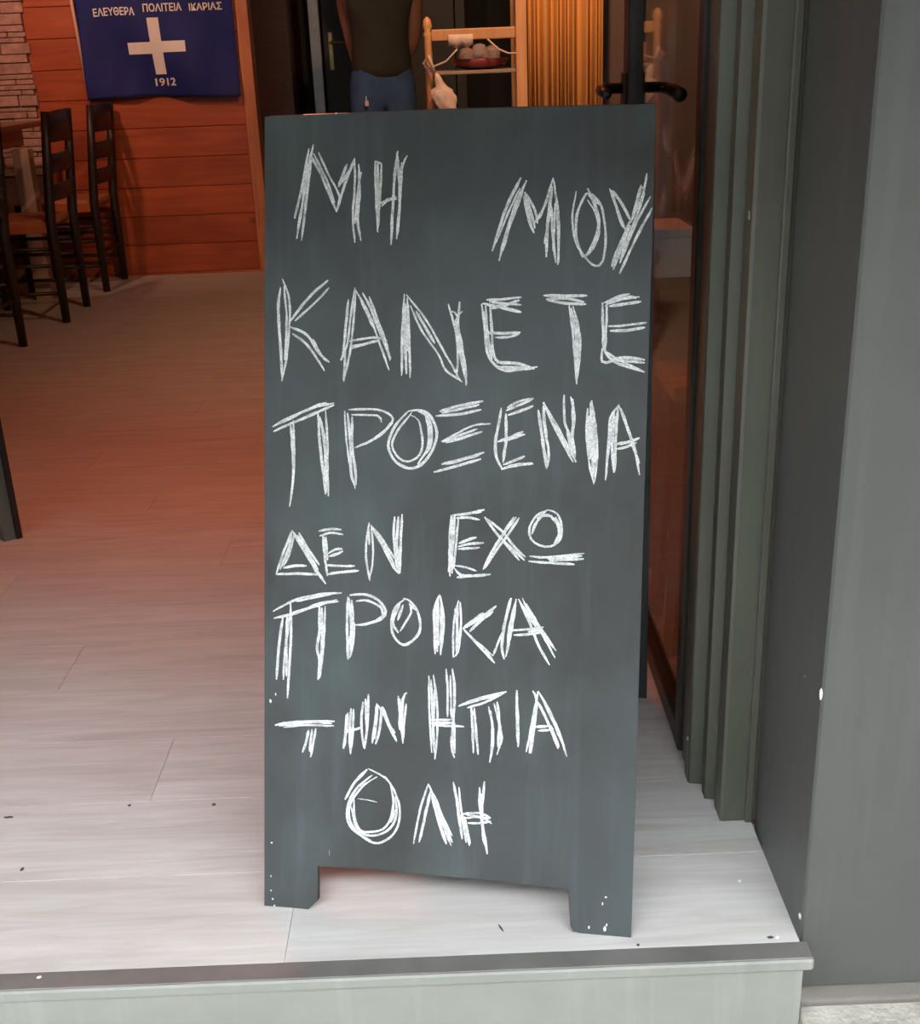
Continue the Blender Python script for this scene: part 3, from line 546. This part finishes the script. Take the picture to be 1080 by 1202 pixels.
# ---------------------------------------------------------------- ceiling lamps
for (lx, ly, pw, tilt, lcol), lab in zip(LAMPS, ('ceiling spotlight turned towards the flag wall', 'ceiling spotlight turned towards the ochre curtain', 'unseen red-orange ceiling light added to redden the floor')):
    t = thing('ceiling_spotlight', lab, 'lamp', (lx, ly, 2.6))
    b_ = bmesh.new(); lathe(b_, [(.06, -.001), (.065, -.012), (.05, -.020)]); obj('base', b_, MT['white'], t, True)
    b_ = bmesh.new(); tube(b_, [(0, 0, -.019), (0, 0, -.085)], .008); obj('stem', b_, MT['black'], t, True)
    h = link(bpy.data.objects.new('lamp_head', None), t); h.location = (0, 0, -.12); h.rotation_euler = (math.radians(tilt), 0, 0)
    b_ = bmesh.new(); lathe(b_, [(.03, .06), (.055, .045), (.07, -.04), (.066, -.04), (.05, -.02)]); obj('shade', b_, MT['black'], h, True)
    b_ = bmesh.new(); lathe(b_, [(.045, -.018), (.058, -.026), (.03, -.030)]); obj('diffuser', b_, MT['bulb'], h, True)
    ld = bpy.data.lights.new('lamp_light', 'AREA'); ld.shape = 'DISK'; ld.size = .12; ld.energy = pw; ld.color = lcol; ld.spread = math.radians(110 if tilt < 60 else 95)
    lo = link(bpy.data.objects.new('lamp_light', ld), t); lo.location = (0, math.sin(math.radians(tilt)) * .045, -.12 - math.cos(math.radians(tilt)) * .045); lo.rotation_euler = (math.radians(tilt), 0, 0)

# ---------------------------------------------------------------- the sandwich board
BW, BL, BT = .5041, 1.0641, .011
LEAN = .3015
sb = thing('sandwich_board', 'tall black folding sandwich board chalked with white Greek capitals, standing in the doorway', 'sign', (-.2910, 1.3613, 0), -.1890)
LM = Matrix.Rotation(-LEAN, 4, 'X')      # board local x, z(up the board); -y faces the street
def leaf_shape(outline):
    bm = bmesh.new()
    f = [bm.verts.new((x, 0, z)) for x, z in outline]; b = [bm.verts.new((x, BT, z)) for x, z in outline]
    bm.faces.new(f); bm.faces.new(b[::-1])
    n = len(outline)
    for i in range(n):
        j = (i + 1) % n; bm.faces.new((f[i], f[j], b[j], b[i]))
    bmesh.ops.recalc_face_normals(bm, faces=bm.faces)
    return bm
cut = [(max(0, x/1000), z/1000) for x, z in CUT]
zb = BT * math.sin(LEAN)
outline = [(0, .0008)] + [(x, max(.0008, z)) for x, z in cut[1:-1]] + [(BW, .0008), (BW, BL), (BW*.5, BL + .002), (0, BL)]
fl = obj('front_leaf', leaf_shape(outline), MT['board'], sb)
fl.matrix_local = Matrix.Translation((0, 0, zb * 0)) @ LM
spread = 2 * BL * math.sin(LEAN) + .020
rl = obj('rear_leaf', leaf_shape(outline), MT['board'], sb)
rl.matrix_local = Matrix.Translation((BW, spread, 0)) @ Matrix.Rotation(math.pi, 4, 'Z') @ LM
for hx in (.08, BW - .08):
    b_ = bmesh.new(); zt = BL * math.cos(LEAN); yt = BL * math.sin(LEAN)
    tube(b_, [(hx - .03, yt + .009, zt - .004), (hx + .03, yt + .009, zt - .004)], .005, 8)
    box(b_, hx - .028, hx + .028, yt + .002, yt + .016, zt - .0035, zt - .0015)
    obj('hinge', b_, MT['steel'], sb)
for sx in (.035, BW - .035):
    b_ = bmesh.new(); zz = .42; y0 = (zz / math.cos(LEAN)) * math.sin(LEAN) + .012; y1 = spread - y0
    tube(b_, [(sx, y0 + (y1 - y0) * k / 8, zz - .035 * math.sin(math.pi * k / 8)) for k in range(9)], .0022, 6)
    obj('stay_cord', b_, MT['cord'], sb)

def resample(pts, step):
    out = [Vector(pts[0])]
    # smooth with Catmull-Rom
    P = [Vector(p) for p in pts]; P = [P[0]*2 - P[1]] + P + [P[-1]*2 - P[-2]]
    for i in range(1, len(P) - 2):
        n = max(2, int((P[i+1] - P[i]).length / step))
        for k in range(1, n + 1):
            t = k / n; a, b, c, d = P[i-1], P[i], P[i+1], P[i+2]
            out.append(.5 * ((2*b) + (c - a)*t + (2*a - 5*b + 4*c - d)*t*t + (3*b - a - 3*c + d)*t**3))
    return out
RN = random.Random(11)
layer = 0
def stroke(bm, pts, width, y):
    """flat chalk ribbon; pts in metres on the leaf"""
    P = resample([Vector((a, b)) for a, b in pts], .005)
    n = len(P); pv = None; ph = RN.uniform(0, 50)
    for i, p in enumerate(P):
        t = (P[min(i+1, n-1)] - P[max(i-1, 0)]); t = t.normalized() if t.length > 1e-9 else Vector((1, 0))
        s = Vector((-t.y, t.x)); e = min(i, n - 1 - i) / max(1, n * .12)
        wd = width * (.45 + .55 * min(1, e)) * (1 + .35 * noise.noise(Vector((i * .6, ph, 0))))
        j = s * (.0005 * noise.noise(Vector((i * .4, ph, 9))))
        v = (bm.verts.new((p.x + j.x + s.x*wd/2, y, p.y + j.y + s.y*wd/2)), bm.verts.new((p.x + j.x - s.x*wd/2, y, p.y + j.y - s.y*wd/2)))
        if pv: bm.faces.new((pv[0], pv[1], v[1], v[0]))
        pv = v
names = {}
for ch, strokes in LETTERS:
    bm = bmesh.new(); y = -.0003
    for st in strokes:
        stroke(bm, [(a/1000, b/1000) for a, b in st], RN.uniform(.0027, .0039), y); y -= .00003
    for f in bm.faces:
        if f.normal.y > 0: f.normal_flip()
    o = obj('chalk_letter', bm, MT['chalk'], fl)
    o['label'] = 'white chalk capital letter ' + ch
bm = bmesh.new(); stroke(bm, [(a/1000, b/1000) for a, b in THIN_TICK], .0012, -.0002); o = obj('chalk_tick', bm, MT['chalk'], fl)
for i, (a, b, ww, hh) in enumerate(SPECKS):
    bm = bmesh.new(); k = 8
    vs = [bm.verts.new((a/1000 + math.cos(2*math.pi*q/k)*ww/2000*RN.uniform(.7, 1.1), -.0003, max(.001, b/1000 + math.sin(2*math.pi*q/k)*hh/2000*RN.uniform(.7, 1.1)))) for q in range(k)]
    bm.faces.new(vs); obj('chipped_spot', bm, MT['palecrumb'] if i != 12 else MT['shelf'], fl)

# ---------------------------------------------------------------- flag
FX0, FX1, FZ0, FZ1 = -1.868, -1.062, .935, 1.475
def fy(x, z):
    u = (x - FX0) / (FX1 - FX0); v = (FZ1 - z) / (FZ1 - FZ0)
    return WY - .042 - 1.7 * (.008 * math.sin(u * 17 + v * 3) + .007 * math.sin(u * 7 - v * 5) + .010 * math.sin((u*1.6 - v) * 6) * u) * (.35 + .65 * v)
fg = thing('flag', 'dark blue flag with a white cross pinned on the orange boarded wall', 'flag', (0, 0, 0))
bm = bmesh.new(); NX, NZ = 64, 34; G = []
for j in range(NZ + 1):
    rw = []
    for i in range(NX + 1):
        u, v = i / NX, j / NZ; x = FX0 + (FX1 - FX0) * u; z = FZ0 + (FZ1 - FZ0) * v
        z += (1 - v) * (.010 * math.sin(u * 5) - .004)
        rw.append(bm.verts.new((x, fy(x, z), z)))
    G.append(rw)
for j in range(NZ):
    for i in range(NX): bm.faces.new((G[j][i], G[j][i+1], G[j+1][i+1], G[j+1][i]))
fc = obj('flag_cloth', bm, MT['flag'], fg, True)
so = fc.modifiers.new('thick', 'SOLIDIFY'); so.thickness = .0015
def flat_part(name, rects):
    bm = bmesh.new()
    for x0, x1, z0, z1, sk in rects:
        n, k = 14, 14; g = []
        for j in range(k + 1):
            g.append([])
            for i in range(n + 1):
                x = x0 + (x1 - x0) * i / n; z = z0 + (z1 - z0) * j / k; x += sk * (z - 1.17)
                g[-1].append(bm.verts.new((x, fy(x, z) - .0025, z)))
        for j in range(k):
            for i in range(n): bm.faces.new((g[j][i], g[j][i+1], g[j+1][i+1], g[j+1][i]))
    return bm
cxm = -1.475
obj('white_cross', flat_part('c', [(cxm - .027, cxm + .030, 1.045, 1.318, -.03)]), MT['flagw'], fg, True)
bm = flat_part('c', [(cxm - .148, cxm - .0265, 1.146, 1.203, -.03), (cxm + .0295, cxm + .152, 1.151, 1.205, -.03)])
obj('cross_arm', bm, MT['flagw'], fg, True)
def text_part(s, x, z, size, width, arc=0):
    cu = bpy.data.curves.new('lettering', 'FONT'); cu.body = s; cu.size = size; cu.align_x = 'CENTER'; cu.align_y = 'CENTER'; cu.offset = size * .022
    to = bpy.data.objects.new('tmp', cu); COL.objects.link(to)
    dg = bpy.context.evaluated_depsgraph_get(); me = bpy.data.meshes.new_from_object(to.evaluated_get(dg))
    bpy.data.objects.remove(to)
    xs = [v.co.x for v in me.vertices]; k = width / (max(xs) - min(xs)); cx_ = (max(xs) + min(xs)) / 2
    bm = bmesh.new(); bm.from_mesh(me); bpy.data.meshes.remove(me)
    bmesh.ops.subdivide_edges(bm, edges=[e for e in bm.edges if e.calc_length() > .02], cuts=2)
    for v in bm.verts:
        X = x + (v.co.x - cx_) * k; Z = z + v.co.y + arc * ((X - x) / (width/2))**2
        v.co = Vector((X, fy(X, Z) - .0028, Z))
    return obj('lettering', bm, MT['flagw'], fg)
text_part('ΕΛΕΥΘΕΡΑ', -1.672, 1.352, .050, .215, -.004)
text_part('ΠΟΛΙΤΕΙΑ', -1.422, 1.362, .050, .195)
text_part('ΙΚΑΡΙΑΣ', -1.200, 1.358, .046, .170)
text_part('1912', -1.452, 1.005, .052, .112)
bm = bmesh.new(); tube(bm, [(-1.868, WY - .020, .925), (-1.885, WY - .020, 1.30), (-1.898, WY - .020, 1.62)], .0095, 8)
tag(obj('flag_stick', bm, MT['polew'], fg, True), 'pale wooden stick along the flag edge')

# ---------------------------------------------------------------- chairs and tables
def make_chair(label, loc, rz):
    t = thing('dining_chair', label, 'chair', loc, rz, 'dark ladder-back chairs along the table')
    D, Wd = .195, .195
    def post(x0, y, z1, x1): 
        b = bmesh.new(); tube(b, [(x0, y, 0), (x0, y, .45), (x0 + (x1 - x0) * .5, y, (.45 + z1) / 2), (x1, y, z1)], [.019, .024, .022, .018], 8); return b
    for y in (-Wd, Wd):
        obj('rear_leg', post(D, y, .92, D + .05), MT['chair'], t, True)
        b = bmesh.new(); tube(b, [(-D, y, 0), (-D, y, .30), (-D, y, .452)], [.018, .023, .020], 8); obj('front_leg', b, MT['chair'], t, True)
    b = bmesh.new(); box(b, -D - .012, D - .012, -Wd + .012, Wd - .012, .428, .462, bev=.012); obj('seat', b, MT['seat'], t, True)
    for y in (-1, 1):
        b = bmesh.new(); yy = y * (Wd + .006); box(b, -D, D, min(yy, yy - y * .022), max(yy, yy - y * .022), .405, .455, bev=.006)
        tag(obj('seat_rail', b, MT['seatrail'], t), 'orange varnished seat rail')
    for z in (.135, .26, .335):
        for y in (-Wd, Wd):
            b = bmesh.new(); tube(b, [(-D, y, z), (D, y, z)], .0095, 6); obj('stretcher', b, MT['chair'], t, True)
    for x in (-D, D):
        b = bmesh.new(); tube(b, [(x, -Wd, .20), (x, Wd, .20)], .0095, 6); obj('stretcher', b, MT['chair'], t, True)
    for z, h in ((.85, .12), (.70, .080), (.575, .070)):
        b = bmesh.new(); px = D + .05 * max(0, (z - .45) / .47); n = 8; ring = []
        for k in range(n + 1):
            y = -Wd + 2 * Wd * k / n; bow = .022 * (1 - (y / Wd)**2)
            ring.append([b.verts.new((px + bow + dx, y, z + dz * h / 2 + (.012 * (1 - (y/Wd)**2) if dz > 0 and z > .8 else 0))) for dx, dz in ((-.007, -1), (.007, -1), (.007, 1), (-.007, 1))])
        b.faces.new(ring[0][::-1]); b.faces.new(ring[-1])
        for k in range(n):
            for q in range(4): b.faces.new((ring[k][q], ring[k][(q+1) % 4], ring[k+1][(q+1) % 4], ring[k+1][q]))
        bmesh.ops.recalc_face_normals(b, faces=b.faces)
        obj('back_slat', b, MT['chair'], t, True)
    return t
ch0 = make_chair('dark ladder-back chair nearest the blue flag, against the orange wall', (-1.995, 6.60, 0), 0)
copy_tree(ch0, None, (-1.985, 5.80, 0), .03, 'dark ladder-back chair with an orange seat rail, second from the orange wall')
copy_tree(ch0, None, (-2.030, 4.93, 0), -.04, 'dark ladder-back chair mostly cut off by the left edge, third from the orange wall')

tb = thing('dining_table', 'brown wooden dining table on pale legs behind the dark chairs', 'table', (-2.62, 5.62, 0))
obj('table_top', boxm(-.46, .555, -1.12, .98, .822, .850, bev=.005), MT['table'], tb)
obj('apron', boxm(-.40, .47, -1.05, .92, .735, .8215), MT['table'], tb)
for lx in (-.40, .54 - .03 - .0):
    for ly in (-1.03, .63):
        obj('leg', boxm(lx - .002, lx + .078, ly - .035, ly + .045, .0, 0.734, bev=.004), MT['paleleg'], tb)

# near table at the left edge: only its leg reaches the picture
t2 = thing('side_table', 'grey-green painted table whose thin leg stands at the left edge', 'table', (-1.53, 2.83, 0), math.radians(45))
obj('table_top', boxm(-.31, .31, -.31, .31, .72, .75, bev=.004), MT['greyleg'], t2)
for lx, ly in ((-.28, -.28), (.28, -.28), (-.28, .28), (.28, .28)):
    a = math.radians(-45); q = Matrix.Rotation(a, 3, 'Z')
    b = bmesh.new(); bar(b, (lx, ly, 0), (lx, ly, .719), .034, .034); lg = obj('leg', b, MT['greyleg'], t2)
    b = bmesh.new(); o_ = Vector((.0172, -.0172, 0)); bar(b, Vector((lx, ly, 0)) + o_ * 1.12, Vector((lx, ly, .719)) + o_ * 1.12, .014, .014); tag(obj('leg_edge', b, MT['darkleg'], lg), 'dark edge strip of the leg')

# ---------------------------------------------------------------- rack, bowl, cloth, curtain
RY = 4.50
rk = thing('wooden_rack', 'honey-coloured wooden rack with a crossbar, behind the top of the board', 'rack', (0, RY, 0))
b = bmesh.new(); lathe(b, [(.013, 0), (.013, 1.14), (.016, 1.15), (.010, 1.16), (.017, 1.175), (.013, 1.195), (.004, 1.205)], (-.040, 0, 0), 12); obj('post', b, MT['rack'], rk, True)
obj('post', boxm(.262, .300, -.02, .02, 0, 1.95, bev=.004), MT['rack'], rk)
obj('post', boxm(-.052, -.028, .30, .325, 0, 1.10, bev=.003), MT['rack'], rk)
obj('post', boxm(.262, .300, .29, .325, 0, 1.95, bev=.003), MT['rack'], rk)
obj('crossbar', boxm(-.027, .261, -.012, .012, 1.128, 1.164, bev=.004), MT['rack'], rk)
obj('shelf', boxm(-.025, .261, -.014, .315, 1.018, 1.030, bev=.002), MT['shelf'], rk)
obj('shelf', boxm(-.025, .261, -.014, .315, .50, .515, bev=.002), MT['shelf'], rk)
obj('side_rail', boxm(-.050, -.030, .014, .299, 1.02, 1.04), MT['rack'], rk)

bw = thing('glass_bowl', 'shallow red glass bowl holding cloudy glasses on the rack shelf', 'bowl', (.140, RY + .13, 1.0302))
b = bmesh.new(); lathe(b, [(.045, 0), (.085, .010), (.104, .032), (.100, .036), (.080, .016), (.02, .010)], (0, 0, 0), 28); obj('bowl_body', b, MT['red'], bw, True)
for gx, gy, gz in ((-.045, 0, .05), (0, -.02, .062), (.048, .01, .055), (.01, .05, .05)):
    b = bmesh.new(); lathe(b, [(.010, .011), (.026, .030), (.028, gz), (.022, gz + .018), (.008, gz + .024)], (gx, gy, 0), 16); obj('glass_cup', b, MT['clear'], bw, True)

cl = thing('hanging_cloth', 'crumpled off-white cloth tied to the left post of the rack', 'cloth', (0.005, RY - .042, .93))
b = bmesh.new(); bmesh.ops.create_uvsphere(b, u_segments=28, v_segments=20, radius=1)
for v in b.verts:
    c = v.co.copy(); n = noise.fractal(c * 2.3 + Vector((4, 1, 7)), 1, 2, 4)
    wdt = .040 * (1 - .45 * max(0, c.z)) ; q = 1 + .30 * n + .10 * noise.noise(c * 7)
    v.co = Vector((c.x * wdt * (.55 if c.z > .3 else 1) * q + .022 * (-c.z), c.y * .018 * q, c.z * .070 * (1 + .08 * n) + .030))
obj('cloth_body', b, MT['cloth'], cl, True)
b = bmesh.new(); tube(b, [(-.024, .0, .09), (-.045, -.012, .15), (-.062, .012, .13), (-.040, .010, .10)], [.006, .007, .007, .006], 8); obj('knot', b, MT['cloth'], cl, True)
c2 = thing('tea_towel', 'small off-white cloth strip gathered under the rack crossbar', 'towel', (0, RY, 0))
b = bmesh.new(); n = 16; pr_ = [(-.0150, 1.146), (-.0180, 1.132), (-.0150, 1.116), (0, 1.108), (.0150, 1.116), (.0145, 1.128)]; G = []
for i in range(n + 1):
    x = .030 + .085 * i / n; dz = .008 * math.sin(i * .9); G.append([b.verts.new((x, yy - .002 * math.sin(i * 1.1) * (1 if yy < 0 else -1) - (.001 if yy < 0 else -.001), zz + (dz * .6 if k in (2, 3, 4) else 0))) for k, (yy, zz) in enumerate(pr_)])
for i in range(n):
    for k in range(5): b.faces.new((G[i][k], G[i+1][k], G[i+1][k+1], G[i][k+1]))
o = obj('towel_body', b, MT['cloth'], c2, True); s_ = o.modifiers.new('t', 'SOLIDIFY'); s_.thickness = .001
gc = thing('cord', 'pale cord looped in two swags under the rack crossbar', 'cord')
gd = bmesh.new(); tube(gd, [(-.058, RY-.020, 1.045), (-.02, RY-.019, 1.048), (.02, RY-.019, 1.062), (.045, RY-.022, 1.085), (.060, RY-.022, 1.100)], .0032, 6); obj('swag', gd, MT['cord'], gc, True)
gd = bmesh.new(); tube(gd, [(.165, RY-.018, 1.128), (.20, RY-.018, 1.095), (.235, RY-.018, 1.080), (.262, RY-.026, 1.079)], .0032, 6); obj('swag', gd, MT['cord'], gc, True)

cu = bmesh.new(); G = []; n = 120
for i in range(n + 1):
    u = i / n; x = .318 + .262 * u
    G.append([cu.verts.new((x, 4.66 + .020 * math.sin(u * 2*math.pi * 7.5 + 1.2 * math.sin(u * 13)) + .003 * math.sin(u * 61) , z)) for z in (.35, 1.2, 2.5)])
for i in range(n):
    for k in range(2): cu.faces.new((G[i][k], G[i+1][k], G[i+1][k+1], G[i][k+1]))
cur = thing('curtain', 'ochre yellow curtain hanging in narrow vertical folds right of the rack', 'curtain', (0, 0, 0))
o = obj('curtain_cloth', cu, MT['curtain'], cur, True); s_ = o.modifiers.new('t', 'SOLIDIFY'); s_.thickness = .0015
b = bmesh.new(); tube(b, [(.30, 4.66, 2.505), (.66, 4.66, 2.505)], .012, 10); obj('curtain_rod', b, MT['black'], cur)

# ---------------------------------------------------------------- furniture seen through the door glass
cb = thing('low_cabinet', 'dark brown low cabinet seen through the glass door', 'cabinet', (.62, 2.56, 0))
obj('carcass', boxm(-.21, .26, -.15, .20, .03, .655, bev=.004), MT['cabinet'], cb)
obj('door', boxm(-.205, .02, -.166, -.151, .05, .64, bev=.003), MT['cabinet'], cb)
obj('door', boxm(.024, .255, -.166, -.151, .05, .64, bev=.003), MT['cabinet'], cb)
obj('plinth', boxm(-.19, .24, -.13, .18, 0, .03), MT['black'], cb)
wbx = thing('white_box', 'white box lying on the low cabinet behind the door glass', 'box', (.425, 2.475, .6555), .02)
obj('box_body', boxm(-.015, .062, -.06, .10, 0, .078, bev=.002), MT['white'], wbx)
obj('box_lid', boxm(-.017, .064, -.063, .103, .0785, .095, bev=.002), MT['white'], wbx)
st = thing('wooden_stool', 'low stool with an orange seat seen through the door glass', 'stool', (.49, 2.15, 0))
obj('seat', boxm(-.10, .10, -.10, .10, .50, .53, bev=.006), MT['seatrail'], st)
for sx in (-1, 1):
    for sy in (-1, 1):
        b = bmesh.new(); bar(b, (sx*.088, sy*.088, 0), (sx*.075, sy*.075, .499), .022, .022); obj('leg', b, MT['chair'], st)
for sy in (-1, 1):
    b = bmesh.new(); bar(b, (-.070, sy*.082, .18), (.070, sy*.082, .18), .015, .015); obj('stretcher', b, MT['seatrail'], st)

# ---------------------------------------------------------------- person at the back
def skin_mesh(name, joints, edges, m, parent, sub=2, root=0):
    me = bpy.data.meshes.new(name); me.from_pydata([j[0] for j in joints], edges, []); me.update()
    o = link(bpy.data.objects.new(name, me), parent); me.materials.append(m)
    sk = o.modifiers.new('skin', 'SKIN'); sk.use_smooth_shade = True
    if not me.skin_vertices: 
        bpy.context.view_layer.objects.active = o
    for i, j in enumerate(joints):
        r = j[1]; me.skin_vertices[0].data[i].radius = r if isinstance(r, tuple) else (r, r)
        me.skin_vertices[0].data[i].use_root = (i == root)
    su = o.modifiers.new('sub', 'SUBSURF'); su.levels = sub; su.render_levels = sub
    return o
PX, PY = -.300, 6.62
ps = thing('person', 'person in a dark t-shirt and blue jeans standing at the back with hands behind', 'person', (PX, PY, 0), .3)
J = [((0, 0, 1.02), (.150, .105)), ((0, .0, 1.22), (.135, .10)), ((0, 0, 1.40), (.165, .11)), ((0, .0, 1.52), (.10, .08)), ((0, -.01, 1.60), .055), ((0, -.02, 1.66), .058),
     ((.17, 0, 1.48), .058), ((.195, .02, 1.30), .048), ((.185, .05, 1.14), .040), ((.12, .13, 1.04), .032), ((.04, .16, .98), .026),
     ((-.17, 0, 1.48), .058), ((-.135, .12, 1.30), .048), ((-.10, .16, 1.14), .040), ((-.08, .16, 1.04), .032), ((-.04, .16, .98), .026),
     ((.085, 0, .90), .088), ((.095, -.01, .52), .058), ((.10, .01, .28), .054), ((.10, .01, .09), .038),
     ((-.085, 0, .90), .088), ((-.095, -.01, .52), .058), ((-.10, .01, .28), .054), ((-.10, .01, .09), .038)]
Ed = [(0,1),(1,2),(2,3),(3,4),(4,5),(3,6),(6,7),(7,8),(8,9),(9,10),(3,11),(11,12),(12,13),(13,14),(14,15),(0,16),(16,17),(17,18),(18,19),(0,20),(20,21),(21,22),(22,23)]
skin_mesh('body', J, Ed, MT['skin'], ps)
hd = bmesh.new(); bmesh.ops.create_uvsphere(hd, u_segments=32, v_segments=24, radius=1)
for v in hd.verts:
    c = v.co.copy(); x, y, z = c.x*.076, c.y*.095, c.z*.118
    if z < 0: x *= 1 - .25 * (-c.z)**1.5
    if c.y < -.3:
        nose = math.exp(-((x/.012)**2) - ((z + .018)/.026)**2); y -= .026 * nose
        for ex in (-.03, .03): y += .010 * math.exp(-(((x-ex)/.014)**2) - ((z - .008)/.010)**2)
        y += .005 * math.exp(-((x/.026)**2) - ((z + .062)/.004)**2)
        y -= .006 * math.exp(-((x/.024)**2) - ((z + .062)/.012)**2)
    v.co = Vector((x, y - .02, z + 1.765))
head = obj('head', hd, MT['skin'], ps, True)
for s_ in (-1, 1):
    e = bmesh.new(); bmesh.ops.create_uvsphere(e, u_segments=12, v_segments=8, radius=1, matrix=Matrix.Translation((s_*.078, -.012, 1.76)) @ Matrix.Diagonal((.008, .02, .032, 1))); obj('ear', e, MT['skin'], head, True)
    e = bmesh.new(); bmesh.ops.create_uvsphere(e, u_segments=12, v_segments=8, radius=.009, matrix=Matrix.Translation((s_*.030, -.098, 1.773))); obj('eye', e, MT['black'], head, True)
hr = bmesh.new(); bmesh.ops.create_uvsphere(hr, u_segments=28, v_segments=20, radius=1)
for v in hr.verts:
    c = v.co.copy(); n_ = 1 + .03 * noise.noise(c * 6)
    y = c.y * .104
    if c.z < .45 and c.y < -.2: v.co = Vector((c.x*.060, -.01, c.z*.05 + 1.80)); continue
    v.co = Vector((c.x*.084*n_, y*n_ - .012, max(c.z, -.7)*.122*n_ + 1.785))
obj('hair', hr, MT['hair'], ps, True)
Jt = [((0, 0, .96), (.176, .138)), ((0, 0, 1.06), (.170, .130)), ((0, 0, 1.14), (.162, .125)), ((0, 0, 1.24), (.155, .12)), ((0, 0, 1.40), (.182, .128)), ((0, 0, 1.515), (.085, .082)),
      ((.185, 0, 1.485), .068), ((.198, .015, 1.36), .062), ((-.185, 0, 1.485), .068), ((-.155, .085, 1.37), .060)]
skin_mesh('tshirt', Jt, [(0,1),(1,2),(2,3),(3,4),(4,5),(4,6),(6,7),(4,8),(8,9)], MT['tshirt'], ps)
Jj = [((0, 0, 1.04), (.162, .12)), ((.085, 0, .90), .100), ((.095, -.01, .52), .075), ((.10, .01, .28), .070), ((.10, .01, .06), .066),
      ((-.085, 0, .90), .100), ((-.095, -.01, .52), .075), ((-.10, .01, .28), .070), ((-.10, .01, .06), .066), ((0, 0, 1.13), (.150, .108))]
skin_mesh('jeans', Jj, [(9,0),(0,1),(1,2),(2,3),(3,4),(0,5),(5,6),(6,7),(7,8)], MT['jeans'], ps, root=9)
# hands clasped behind, five separate fingers each
for s_ in (-1, 1):
    hm = bmesh.new(); tube(hm, [(s_*.055, .158, .985), (s_*.03, .172, .965), (s_*.008, .178, .945)], [.024, .030, .026], 10)
    h_ = obj('hand', hm, MT['skin'], ps, True)
    for k in range(4):
        f = bmesh.new(); z0 = .965 - k*.017; L_ = (.030, .036, .033, .025)[k]
        tube(f, [(s_*.012, .185, z0), (-s_*L_*.5, .192, z0 - .012), (-s_*L_, .186, z0 - .026)], [.0085, .008, .006], 8); obj('finger', f, MT['skin'], h_, True)
    f = bmesh.new(); tube(f, [(s_*.035, .175, .985), (s_*.015, .190, .998), (-s_*.008, .194, .996)], [.010, .009, .007], 8); obj('thumb', f, MT['skin'], h_, True)
    sh = bmesh.new(); bmesh.ops.create_uvsphere(sh, u_segments=20, v_segments=12, radius=1)
    for v in sh.verts:
        c = v.co; v.co = Vector((s_*.10 + c.x*.046, -.05 + c.y*.135, max(c.z, -.6)*.055 + .034))
    obj('shoe', sh, MT['shoe'], ps, True)
b = bmesh.new(); tube(b, [(-.120, -.118, .905), (-.122, -.128, .885)], .003, 6); box(b, -.130, -.112, -.133, -.126, .860, .886, bev=.002)
tag(obj('keychain', b, MT['palecrumb'], ps), 'small pale tag hanging from the jeans')

# ---------------------------------------------------------------- bits lying on the floor
def crumb(x, y, lx, ly, m, label, rz=0, group=None):
    b = bmesh.new(); bmesh.ops.create_icosphere(b, subdivisions=1, radius=1)
    for v in b.verts:
        v.co = Vector((v.co.x*lx/2, v.co.y*ly/2, (v.co.z*.5 + .5)*.0022)) * (1 + .2 * noise.noise(v.co * 5))
    o = obj('crumb', b, m, None, False, (x, y, .0001), (0, 0, rz)); tag(o, label, 'crumb', group)
crumb(-0.5401, 1.6204, 0.007, 0.006, MT['crumb'], 'dark crumb on the pale floor, left of the other one by the board', 0)
crumb(-0.4050, 1.6133, 0.008, 0.007, MT['crumb'], 'dark crumb on the floor just left of the black board', 0)
crumb(-0.6609, 1.4661, 0.006, 0.01, MT['crumb'], 'dark crumb on the pale floor near the lower left corner', 0)
crumb(-0.7256, 1.6008, 0.02, 0.006, MT['crumb'], 'long dark flake at the left edge of the pale floor', 0)
crumb(0.3711, 1.3729, 0.006, 0.008, MT['palecrumb'], 'white crumb on the floor right of the board foot', 0)
crumb(0.3932, 1.2558, 0.007, 0.007, MT['palecrumb'], 'white crumb on the grey step edge by the pillar', 0)
crumb(0.3844, 1.2563, 0.01, 0.005, MT['crumb'], 'dark crumb on the grey step edge by the pillar', 0)
crumb(0.2111, 1.2519, 0.005, 0.005, MT['crumb'], 'dark crumb on the step edge below the board foot', 0)
crumb(-0.5651, 1.2365, 0.008, 0.006, MT['palecrumb'], 'white crumb on the grey step edge at the left', 0)
crumb(0.0343, 1.2956, 0.003, 0.018, MT['crumb'], 'thin dark sliver on the floor below the board arch', 0.4)
